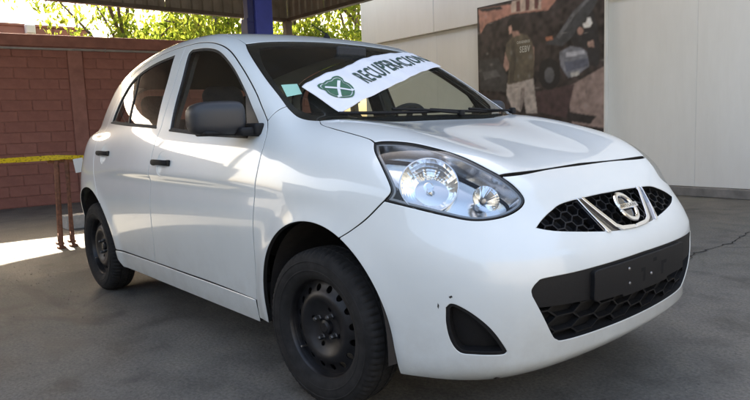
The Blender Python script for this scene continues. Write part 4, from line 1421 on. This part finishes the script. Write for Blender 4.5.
# side pockets
fg = panel(FRONT, FG, sp=.02, gap=-.003, off=-.044, flange=0)
pkR, pkL = emit2('side_pocket', fg, 'black_plastic', (car, car))
U = FRONT.uv(FG)
rim_in = FRONT.pos(inset(resample(U, .008), .011))
emit2('pocket_bezel', panel(FRONT, FG, [rim_in], sp=.01, gap=.001, hgap=0, off=-.006, flange=.03), ['black_plastic', 'black_plastic'], (pkR, pkL))
# scuffs beside the pocket
for P in (((.552, -.717, .492), (.560, -.713, .497), (.563, -.711, .492), (.556, -.715, .487)), ((.519, -.730, .470), (.523, -.729, .462), (.520, -.730, .450), (.517, -.731, .458))):
    emit('paint_scuff', panel(FRONT, A3(*P), sp=.006, gap=0, off=.0008, flange=0, disp=lip), 'scuff', bump_)

# ---- headlights
LO = join(cr(HT), cr(HB), cr(HL))
hous = panel(LAMP, LO, sp=.02, gap=.006, off=-.075, flange=0)
hlR, hlL = emit2('headlight', hous, 'lamp_grey', (car, car))
emit2('lens', panel(LAMP, LO, sp=.014, gap=.0032, off=-.001, flange=.004, edge=.001), ['lens_clear', 'lens_clear'], (hlR, hlL))
lin = LAMP.pos(inset(resample(LAMP.uv(LO), .008), .0105))
emit2('inner_frame', panel(LAMP, LO, [lin], sp=.01, gap=.0035, hgap=0, off=-.009, flange=.055), ['lamp_frame', 'lamp_grey'], (hlR, hlL))
emit2('gasket', panel(LAMP, LO, [LAMP.pos(inset(resample(LAMP.uv(LO), .008), .0042))], sp=.01, gap=.0006, hgap=0, off=-.006, flange=.012), 'seam_dark', (hlR, hlL))
def bowl(cen, nrm, m, r, d, name, mat, sunk):
    c = Vector(cen) - Vector(nrm) * sunk
    m = Vector(m).normalized(); e1 = m.orthogonal().normalized(); e2 = m.cross(e1)
    V = []; F = []
    NR, NS = 9, 36
    for i in range(NR + 1):
        q = .12 + .88 * i / NR
        for k in range(NS):
            a = 2 * PI * k / NS
            fac = 1 + (.035 * (k % 4 in (0, 1)) if 0 < i < NR else 0) * .35
            V.append(c + (e1 * math.cos(a) + e2 * math.sin(a)) * r * q * fac - m * d * (1 - q * q))
    for i in range(NR):
        for k in range(NS):
            F.append((i * NS + k, i * NS + (k + 1) % NS, (i + 1) * NS + (k + 1) % NS, (i + 1) * NS + k))
    V2 = [v * 1.0 for v in V]
    for prt, sg in ((hlR, 1), (hlL, -1)):
        k = MB(); k.add([(v[0], v[1] * sg, v[2]) for v in V], F); k.build(name, mat, prt, smooth=False)
    return c, m, e1, e2
LENS_PTS = A3((.440, -.678, .841), (.591, -.570, .783), (.525, -.625, .80))
LN = grad(LENS_PTS)
n0 = Vector(LN[0]); fwd = Vector((.9, -.35, .1)).normalized()
c, m_, e1, e2 = bowl(LENS_PTS[0], LN[0], n0 * .68 + fwd * .32, .091, .066, 'main_reflector', 'reflector', .034)
for prt, sg in ((hlR, 1), (hlL, -1)):
    k = MB()
    def P_(a, b, h): 
        q = c + e1 * a + e2 * b + m_ * h
        return Vector((q.x, q.y * sg, q.z))
    k.tube([P_(0, 0, -.055), P_(0, 0, -.020)], .012, 14); k.tube([P_(0, 0, -.020), P_(0, 0, -.008)], [.017, .010], 14)
    k.build('bulb_shield', 'chrome', prt, smooth=False)
    k = MB(); k.lathe([(.0915, 0), (.0945, .002), (.0955, -.004), (.0945, -.03)], (0, 0, 0), 'x', 48)
    w = MB(); w.add([P_(v[1], v[2], v[0]) for v in k.V], k.F); w.build('reflector_rim', 'lamp_grey', prt, smooth=True)
n1 = Vector(LN[1])
c2, m2, f1, f2 = bowl(LENS_PTS[1], LN[1], n1 * .8 + fwd * .2, .044, .045, 'indicator_reflector', 'reflector', .020)
for prt, sg in ((hlR, 1), (hlL, -1)):
    k = MB()
    q0 = c2 - m2 * .035; q1 = c2 - m2 * .012
    k.tube([(q0.x, q0.y * sg, q0.z), (q1.x, q1.y * sg, q1.z)], [.008, .006], 10); k.build('indicator_bulb', 'bulb_glass', prt, smooth=True)

# ---- tail
tg_out = sym(join(cr(ROOFR)[::-1], cr(TGE), cr(A3((-2.86, -.69, .80), (-2.90, -.66, .70), (-2.955, -.55, .635), (-2.99, -.3, .615), (-3.0, 0, .61)))))
rw_out = sym(join(cr(A3((-2.60, 0, 1.355), (-2.59, -.3, 1.35), (-2.595, -.40, 1.325), (-2.64, -.455, 1.24))), cr(A3((-2.64, -.475, 1.24), (-2.72, -.53, 1.10), (-2.75, -.53, 1.05), (-2.78, -.48, 1.02))), cr(A3((-2.78, -.48, 1.02), (-2.80, -.3, 1.01), (-2.81, 0, 1.01)))))
tgt = emit('tailgate', panel(TAIL, tg_out, [rw_out], sp=.03, gap=.003, hgap=0, flange=.02), PAINT, car)
emit('rear_glass', panel(TAIL, rw_out, sp=.04, gap=.002, off=-.004, flange=.01), ['side_glass', 'rubber'], tgt)
plt = sym(A3((-2.98, 0, .83), (-2.98, -.25, .83), (-2.98, -.25, .70), (-2.98, 0, .70)))
emit('rear_plate_recess', panel(TAIL, plt, sp=.03, gap=0, off=.004, flange=.006), 'black_plastic', tgt)
tl = S((-2.775, .99), (-2.735, .90), (-2.745, .80), (-2.78, .77), (-2.87, .79), (-2.85, .95))
emit2('tail_lamp', panel(Ortho((-.7, -.7, .1), 3.4), tl, sp=.02, gap=0, off=.006, flange=.012), 'tail_red', (car, car))
bth = [math.atan2(y, x + 2.25) for x, y in ((-2.83, -.74), (-3.0, 0))]
thA = math.atan2(-.80, -2.81 + 2.25)
botr = REAR.pos(np.array([(t * REAR.R, .23) for t in np.linspace(thA, -PI, 30)]))
def cyl_rear(P):
    return P
class RearCyl(Cyl):
    def uv(self, P):
        P = np.asarray(P, float)
        return np.stack([np.arctan2(P[:, 1], -(P[:, 0] - self.ax)) * self.R, P[:, 2]], 1)
    def pos(self, U):
        th = U[:, 0] / self.R
        d = np.stack([-np.cos(th), np.sin(th), np.zeros(len(U))], 1)
        o = np.stack([np.full(len(U), self.ax), np.zeros(len(U)), U[:, 1]], 1) + d * 1.6
        return march(o, -d, 1.6)
RC = RearCyl(-2.25)
thA = math.atan2(-.80, .555)
botr = RC.pos(np.array([(t * RC.R, .23) for t in np.linspace(thA, 0, 30)]))
rb_out = sym(join(cr(A3((-3.0, 0, .61), (-2.99, -.3, .615), (-2.955, -.55, .635), (-2.90, -.66, .70), (-2.86, -.69, .80))), cr(RBS), arch(-2.45, 128, 180, 20), S((-2.806, .26)), botr))
emit('rear_bumper', panel(RC, rb_out, sp=.03, gap=.003, flange=.02), PAINT, car)

# ---- wheels
def wheel(loc, right, label=None):
    x0, y0, z0 = loc
    sg = -1 if right else 1                 # outward y direction
    w = part_empty('wheel', loc, car)
    NS = 216
    prof = [(.182, .060), (.192, .073), (.205, .079), (.228, .0845), (.245, .0835), (.262, .079), (.274, .0725), (.282, .064), (.2875, .054), (.2895, .040), (.2905, .031), (.2835, .029), (.2835, .023), (.2910, .021), (.2918, .005), (.2918, -.005), (.2910, -.021), (.2835, -.023), (.2835, -.029), (.2905, -.031), (.2895, -.040), (.2875, -.054), (.282, -.064), (.274, -.0725), (.255, -.081), (.228, -.0845), (.205, -.079), (.182, -.060)]
    V = []; F = []
    mp = len(prof)
    for k in range(NS):
        a = 2 * PI * k / NS
        for i, (r, h) in enumerate(prof):
            if k % 3 == 0 and (6 <= i <= 9 or 20 <= i <= 23): r -= .0055
            if k % 3 == 2 and i in (13, 14, 15, 16): r -= .003
            V.append((x0 + r * math.cos(a), y0 + sg * h, z0 + r * math.sin(a)))
    for k in range(NS):
        k2 = (k + 1) % NS
        for i in range(mp - 1):
            F.append((k * mp + i, k * mp + i + 1, k2 * mp + i + 1, k2 * mp + i))
    m = MB(); m.add(V, F); m.build('tyre', 'tyre_rubber', w, auto=.5)
    # raised rings on the sidewall
    m = MB()
    m.lathe([(.214, sg * .0815), (.216, sg * .0835), (.219, sg * .0838), (.221, sg * .0825)], loc, 'y', 72)
    m.lathe([(.247, sg * .0830), (.249, sg * .0850), (.252, sg * .0848), (.254, sg * .081)], loc, 'y', 72)
    m.build('sidewall_rings', 'tyre_rubber', w, smooth=True)
    # pressed steel disc with a ring of holes
    RS = 1.05
    hp = nspline([0, .032, .060, .082, .104, .122, .143, .160, .176], [.028, .028, .030, .038, .050, .051, .038, .030, .028])
    cir = lambda cx, cy, r, n: np.array([(cx + r * math.cos(2 * PI * i / n), cy + r * math.sin(2 * PI * i / n)) for i in range(n)])
    loops = [cir(0, 0, .176, 72), cir(0, 0, .030, 28)]
    for k in range(16):
        a = 2 * PI * (k + .5) / 16
        loops.append(cir(.147 * math.cos(a), .147 * math.sin(a), .0128, 14))
    for k in range(4):
        a = 2 * PI * (k + .3) / 4
        loops.append(cir(.071 * math.cos(a + .78), .071 * math.sin(a + .78), .009, 12))
    UV, FF, lp = cdt(loops, .010)
    R = np.linalg.norm(UV, axis=1)
    H = hp(R)
    V = np.stack([x0 + UV[:, 0], y0 + sg * H, z0 + UV[:, 1]], 1)
    b = len(V)
    V2 = V.copy(); V2[:, 1] -= sg * .005
    F = [tuple(f) for f in FF] + [tuple(b + i for i in f[::-1]) for f in FF]
    for L in lp:
        for i in range(len(L)):
            p, q = L[i], L[(i + 1) % len(L)]
            F.append((p, q, b + q, b + p))
    m = MB(); m.add(np.vstack([V, V2]).tolist(), F)
    rim = m.build('rim', 'steel_black', w, auto=.6)
    m = MB()
    m.lathe([(.174, sg * .028), (.1755, sg * .040), (.177, sg * .054), (.182, sg * .060), (.188, sg * .0655), (.1945, sg * .0680), (.1965, sg * .0655), (.1945, sg * .060), (.184, sg * .056), (.174, sg * .040), (.172, 0), (.176, -sg * .05), (.188, -sg * .064)], loc, 'y', 72)
    m.build('rim_well', 'steel_black', w, smooth=True)
    m = MB()
    m.lathe([(0, sg * .046), (.016, sg * .046), (.020, sg * .042), (.026, sg * .040), (.028, sg * .030), (.028, sg * .0)], loc, 'y', 28)
    m.build('hub', 'steel_black', w, auto=.5)
    for k in range(4):
        a = PI / 4 + k * PI / 2 + .25
        m = MB()
        c = (x0 + .050 * math.cos(a), y0, z0 + .050 * math.sin(a))
        m.lathe([(0, sg * .056), (.006, sg * .055), (.0095, sg * .050), (.0098, sg * .034), (.012, sg * .031), (.012, sg * .028)], c, 'y', 6)
        m.build('lug_nut', 'steel_dull', w, auto=.5)
    m = MB(); a = math.radians(218)
    m.tube([(x0 + .158 * math.cos(a), y0 + sg * .03, z0 + .158 * math.sin(a)), (x0 + .150 * math.cos(a), y0 + sg * .060, z0 + .150 * math.sin(a))], [.005, .0035], 8)
    m.build('valve', 'steel_worn', w)
    # brake drum behind
    m = MB(); m.lathe([(0, sg * .018), (.10, sg * .016), (.112, sg * .008), (.115, -sg * .05), (0, -sg * .05)], loc, 'y', 32); m.build('brake_drum', 'underbody', w, auto=.5)
    return w
WZ = .2905
for x in (0, -2.45):
    for rgt in (True, False):
        wh = wheel((x, -.746 if rgt else .746, WZ), rgt)
        if x == 0: wh.rotation_euler.z = math.radians(5)

# ---- wheel housings and underside
for x in (0, -2.45):
    for sg in (-1, 1):
        m = MB(); V = []; F = []
        angs = [(.368, -.06)] + [(.368 * math.cos(a), .398 * math.sin(a)) for a in np.linspace(0, PI, 25)] + [(-.368, -.06)]
        ysec = (.795, .60, .44)
        for dx, dz in angs:
            for yy in ysec: V.append((x + dx * (1 if yy < .7 else .965), sg * yy, .30 + dz * (1 if yy < .7 else .965)))
        for i in range(len(angs) - 1):
            for k in range(2):
                F.append((i * 3 + k, i * 3 + k + 1, i * 3 + 3 + k + 1, i * 3 + 3 + k))
        F.append(tuple(i * 3 + 2 for i in range(len(angs))))
        m.add(V, F); m.build('wheel_housing', 'underbody', car, smooth=False)
m = MB()
m.box((-1.22, 0, .235), (1.62, 1.50, .05)); m.box((0.02, 0, .235), (.86, .86, .05)); m.box((-2.48, 0, .25), (.88, .86, .06)); m.box((.52, 0, .225), (.20, 1.16, .03)); m.box((-2.90, 0, .26), (.14, 1.2, .03))
m.box((.42, 0, .50), (.02, 1.2, .5)); m.box((-.36, 0, .60), (.03, 1.40, .70))
m.build('underbody', 'underbody', car)
m = MB(); m.tube([(0, -.66, .26), (0, .66, .26)], .028, 10); m.tube([(-2.45, -.66, .27), (-2.45, .66, .27)], .035, 10); m.build('axles', 'underbody', car)

# ---- door mirrors
def mirror(prt, sg):
    V = []; F = []
    # lofted shell: sections from the inboard end (t = 0) to the tip (t = 1)
    secs = []
    NT_ = 14; NK = 28
    for i in range(NT_ + 1):
        t = i / NT_
        u = t
        wz = .068 * (1 - abs(2 * (t - .45)) ** 4 * .28) * (1 if 0 < t < 1 else .72)
        wx = .062 * (1 - .35 * t ** 3) * (1 if 0 < t < 1 else .6)
        cy = -.805 - .214 * (t if 0 < t < 1 else (.012 if t == 0 else .985)); cz = 1.066 - .004 * t; cx = -.478 - .055 * t * t
        ring = []
        for k in range(NK):
            a = 2 * PI * k / NK
            ca, sa = math.cos(a), math.sin(a)
            e = .62
            px = math.copysign(abs(ca) ** e, ca); pz = math.copysign(abs(sa) ** e, sa)
            if px < 0: px *= .75
            ring.append((cx + wx * px, cy * -sg * -1 if False else (cy if sg < 0 else -cy), cz + wz * pz))
        secs.append(ring)
    for r in secs: V += r
    for i in range(NT_):
        for k in range(NK):
            F.append((i * NK + k, i * NK + (k + 1) % NK, (i + 1) * NK + (k + 1) % NK, (i + 1) * NK + k))
    F.append(tuple(range(NK))); F.append(tuple(NT_ * NK + k for k in range(NK)))
    m = MB(); m.add(V, F)
    o = m.build('door_mirror', 'grey_plastic', prt, smooth=True)
    md = o.modifiers.new('soft', 'SUBSURF'); md.levels = 1; md.render_levels = 1
    m = MB()
    R = Matrix.Rotation(0, 3, 'X')
    m.bbox((-.46, sg * .812, 1.008), (.13, .085, .034), .012, 3)
    m.bbox((-.455, sg * .775, 1.015), (.15, .05, .05), .012, 3)
    m.bbox((-.50, sg * .90, 1.006), (.10, .16, .022), .010, 3)
    m.build('mirror_foot', 'black_plastic', prt, auto=.6)
    m = MB(); m.bbox((-.530, sg * .905, 1.066), (.004, .165, .10), .0015, 2); m.build('mirror_face', 'mirror_glass', prt)
mirror(fdR, -1); mirror(fdL, 1)
for o in fdL.children:                      # the far mirror is folded back against its window
    if o.name.startswith(('door_mirror', 'mirror_face')):
        ca_, sa_ = math.cos(math.radians(62)), math.sin(math.radians(62))
        for v in o.data.vertices:
            dx, dy = v.co.x + .50, v.co.y - .815
            v.co.x = -.50 + dx * ca_ - dy * sa_; v.co.y = .835 + dx * sa_ + dy * ca_

# ---- cabin
m = MB()
prof = [(-.20, .99), (-.30, 1.005), (-.45, 1.003), (-.58, .985), (-.66, .94), (-.68, .86), (-.62, .72), (-.60, .50), (-.37, .50), (-.37, .9)]
V = []; F = []
ysn = np.linspace(-.70, .70, 15)
for y in ysn:
    f = 1 - .12 * (abs(y) / .7) ** 4
    for x, z in prof: V.append((-.37 + (x + .37) * f - .10 * (abs(y) / .7) ** 3 * (x > -.35), y, z - .02 * (abs(y) / .7) ** 2 + (.022 * math.exp(-((y - .36) / .17) ** 2) if z > .9 and x < -.4 else 0)))
n = len(prof)
for i in range(len(ysn) - 1):
    for k in range(n):
        F.append((i * n + k, i * n + (k + 1) % n, (i + 1) * n + (k + 1) % n, (i + 1) * n + k))
F += [tuple(range(n)), tuple((len(ysn) - 1) * n + k for k in range(n))]
m.add(V, F); dash = m.build('dashboard', 'interior_dark', car, auto=.7)
st = MB(); V = []; F = []
SCN = Vector((-.78, .36, .955)); sn = Vector((-.86, 0, .51)).normalized(); su = Vector((0, 1, 0)); sv = sn.cross(su)
for i in range(40):
    a = 2 * PI * i / 40
    for k in range(8):
        b = 2 * PI * k / 8
        V.append(SCN + (su * math.cos(a) + sv * math.sin(a)) * (.183 + .0155 * math.cos(b)) + sn * .0155 * math.sin(b))
for i in range(40):
    for k in range(8): F.append((i * 8 + k, i * 8 + (k + 1) % 8, ((i + 1) % 40) * 8 + (k + 1) % 8, ((i + 1) % 40) * 8 + k))
st.add(V, F)
SR = Matrix((su, sv, sn)).transposed()
st.bbox(SCN - sn * .02, (.15, .11, .05), .02, 3, SR); st.bbox(SCN - sn * .012 + su * .12, (.13, .035, .02), .008, 2, SR); st.bbox(SCN - sn * .012 - su * .12, (.13, .035, .02), .008, 2, SR); st.bbox(SCN - sn * .012 - sv * .12, (.035, .13, .02), .008, 2, SR)
st.tube([SCN - sn * .04, SCN - sn * .30], .03, 10)
st.build('steering_wheel', 'interior_dark', car, auto=.6)
def seat(x, y, wd, rear=False):
    s = part_empty('seat', (x, y, .30), car)
    m = MB(); m.bbox((x, y, .50), (.52, wd, .18), .06, 4); m.build('cushion', 'seat_cloth', s, smooth=True)
    Rb = Matrix.Rotation(-.30, 3, 'Y')
    m = MB(); m.bbox((x - .30, y, .80), (.15, wd, .62), .06, 4, Rb); m.build('backrest', 'seat_cloth', s, smooth=True)
    hy = (0,) if not rear else (-.36, .36)
    for h in hy:
        m = MB(); m.bbox((x - .405, y + h, 1.165), (.12, .24, .20), .058, 5, Rb); m.build('headrest', 'seat_cloth', s, smooth=True)
        m = MB()
        for k in (-.06, .06): m.tube([(x - .385, y + h + k, .98), (x - .40, y + h + k, 1.08)], .006, 6)
        m.build('headrest_stalks', 'chrome', s)
    m = MB(); m.bbox((x, y, .33), (.44, wd * .8, .16), .02, 1); m.build('seat_base', 'interior_dark', s)
seat(-1.06, -.36, .50); seat(-1.06, .36, .50); seat(-1.98, 0, 1.28, True)
m = MB(); m.bbox((-.745, 0, 1.392), (.02, .19, .05), .01, 2); m.tube([(-.755, 0, 1.395), (-.785, 0, 1.425)], .008, 6); m.build('rear_view_mirror', 'interior_dark', car)
m = MB(); m.box((-1.55, 0, .262), (2.3, 1.44, .004)); m.build('cabin_floor', 'interior_dark', car)
m = MB(); m.bbox((-2.62, 0, .80), (.30, 1.15, .02), .006, 1); m.build('parcel_shelf', 'interior_dark', car)

# ---- wipers, cowl, aerial
def wiper(pts, blade):
    m = MB()
    P = [Vector(TP(p)[0]) + Vector((.004, 0, .018)) for p in pts]
    m.tube(P, .006, 6); m.bbox(P[0], (.03, .03, .03), .008, 2)
    Q = [Vector(TP(p)[0]) + Vector((.002, 0, .010)) for p in blade]
    m.tube(Q, .007, 6); m.build('wiper', 'black_plastic', car)
wiper([(-.155, .16), (-.20, -.05), (-.215, -.22)], [(-.225, -.50), (-.205, -.30), (-.195, -.05), (-.20, .08)])
wiper([(-.155, .55), (-.20, .40), (-.21, .28)], [(-.215, .02), (-.20, .20), (-.20, .40), (-.225, .56)])
ant = TP((-1.03, .06))[0]
m = MB(); m.lathe([(.020, -.004), (.018, .006), (.010, .016), (.006, .026), (0, .028)], ant, 'z', 14); m.tube([(ant[0], ant[1], ant[2] + .018), (ant[0] - .13, ant[1], ant[2] + .09)], [.0045, .0028], 8)
m.build('aerial', 'black_plastic', car)
# ================================================================== BANNER ON THE WINDSCREEN
BT = cr(TP((-.423, -.546), (-.461, -.471), (-.497, -.389), (-.540, -.270), (-.597, -.133), (-.697, .083), (-.775, .296), (-.835, .455), (-.845, .53)), 14)
BB_ = cr(TP((-.232, -.490), (-.300, -.326), (-.365, -.150), (-.439, .047), (-.550, .298), (-.631, .474), (-.672, .585)), 14)
def arc(P):
    d = np.concatenate([[0], np.cumsum(np.linalg.norm(np.diff(P, axis=0), axis=1))])
    return d / d[-1]
at_, ab_ = arc(BT), arc(BB_)
def ban(s, t, h=0.0):
    """point of the cloth: s along it, t from its lower to its upper edge"""
    s = np.asarray(s, float); t = np.asarray(t, float)
    top = np.stack([np.interp(s, at_, BT[:, k]) for k in range(3)], 1)
    bo = np.stack([np.interp(s, ab_, BB_[:, k]) for k in range(3)], 1)
    P = bo * (1 - t[:, None]) + top * t[:, None]
    jag = .002 * np.sin(s * 23) * np.sin(s * 51 + 1) * t ** 6
    P[:, 0] -= jag
    Q = TOP.pos(TOP.uv(P)); N = grad(Q)
    w = .010 + .004 * np.sin(s * 17 + 2.1 * t) * np.sin(3.0 * t + s * 5) + .002 * np.exp(-((s - .60 + .10 * t) / .04) ** 2) + .012 * np.exp(-((s - .02) / .06) ** 2) * t
    w += .0012 * np.sin(s * 44 + 5 * t)
    return Q + N * (np.maximum(w, .004) + h)[:, None], N
ns, nt = 110, 28
SG, TG = np.meshgrid(np.linspace(0, 1, ns), np.linspace(0, 1, nt), indexing='ij')
P, N = ban(SG.ravel(), TG.ravel())
V = np.vstack([P, P - N * .0015]); F = []
k = ns * nt
for i in range(ns - 1):
    for j in range(nt - 1):
        a = i * nt + j
        q = (a, a + nt, a + nt + 1, a + 1)
        F.append(q); F.append(tuple(x + k for x in q[::-1]))
ring = [i * nt for i in range(ns)] + [(ns - 1) * nt + j for j in range(1, nt)] + [i * nt + nt - 1 for i in range(ns - 2, -1, -1)] + [j for j in range(nt - 2, 0, -1)]
for a, b in zip(ring, ring[1:] + ring[:1]): F.append((a, a + k, b + k, b))
bn = obj('cloth_banner', V, F, 'ban_cloth', None, smooth=True, origin=tuple(P[0]))
tag(bn, 'white cloth banner with green shield and lettering lying across the windscreen', 'banner')
def on_banner(V2, F2, name, mat, h):
    W, _ = ban(V2[:, 0], V2[:, 1], h)
    return obj(name, W, F2, mat, bn)
# lettering
TXT, TF = text_mesh('RECUPERACION', 1.0, .014, cuts=3)
mn, mx = TXT.min(0), TXT.max(0)
U2 = np.stack([.315 + (lambda u: u * (.76 + .24 * u))((TXT[:, 0] - mn[0]) / (mx[0] - mn[0])) * .672, .30 + (TXT[:, 1] - mn[1]) / (mx[1] - mn[1]) * .44], 1)
on_banner(U2, TF, 'lettering', 'ban_ink', .0035)
# shield: green field, white line, green rim, two crossed white carbines
def shield(sc, n=6):
    half = [(0, 1.0), (.30, .93), (.52, 1.0), (.80, .92), (.86, .62), (.76, .36), (.84, .02), (.74, -.42), (.42, -.78), (0, -1.0)]
    P = np.array(half + [(-x, y) for x, y in half[-2:0:-1]]) * sc
    P3 = cr(np.column_stack([np.vstack([P, P[:1]]), np.zeros(len(P) + 1)]), n)[:-1, :2]
    return P3
def sh_uv(P):
    P = np.asarray(P, float)
    return np.stack([.145 + P[:, 0] * .098 + .0 * P[:, 1], .50 + P[:, 1] * .33], 1)
def poly2(name, loops, mat, h):
    V_, F_, _ = cdt(loops, .12)
    on_banner(sh_uv(V_), [tuple(f) for f in F_], name, mat, h)
poly2('shield_rim', [resample(shield(1.0), .1), resample(shield(.88), .1)], 'ban_green', .0022)
poly2('shield_field', [resample(shield(.82), .1)], 'ban_green', .0022)
for sg in (1, -1):
    bar_ = np.array([(-.62, .50), (-.50, .62), (.10, .05), (.50, -.42), (.62, -.40), (.66, -.56), (.44, -.62), (.36, -.50), (-.02, -.06)]) * np.array([sg, 1])
    if sg < 0: bar_ = bar_[::-1]
    poly2('shield_carbine', [resample(bar_, .1)], 'ban_cloth', .0036 + .0006 * sg)
sc_ = np.array([(-.45, .70), (.45, .70), (.38, .56), (-.38, .56)])
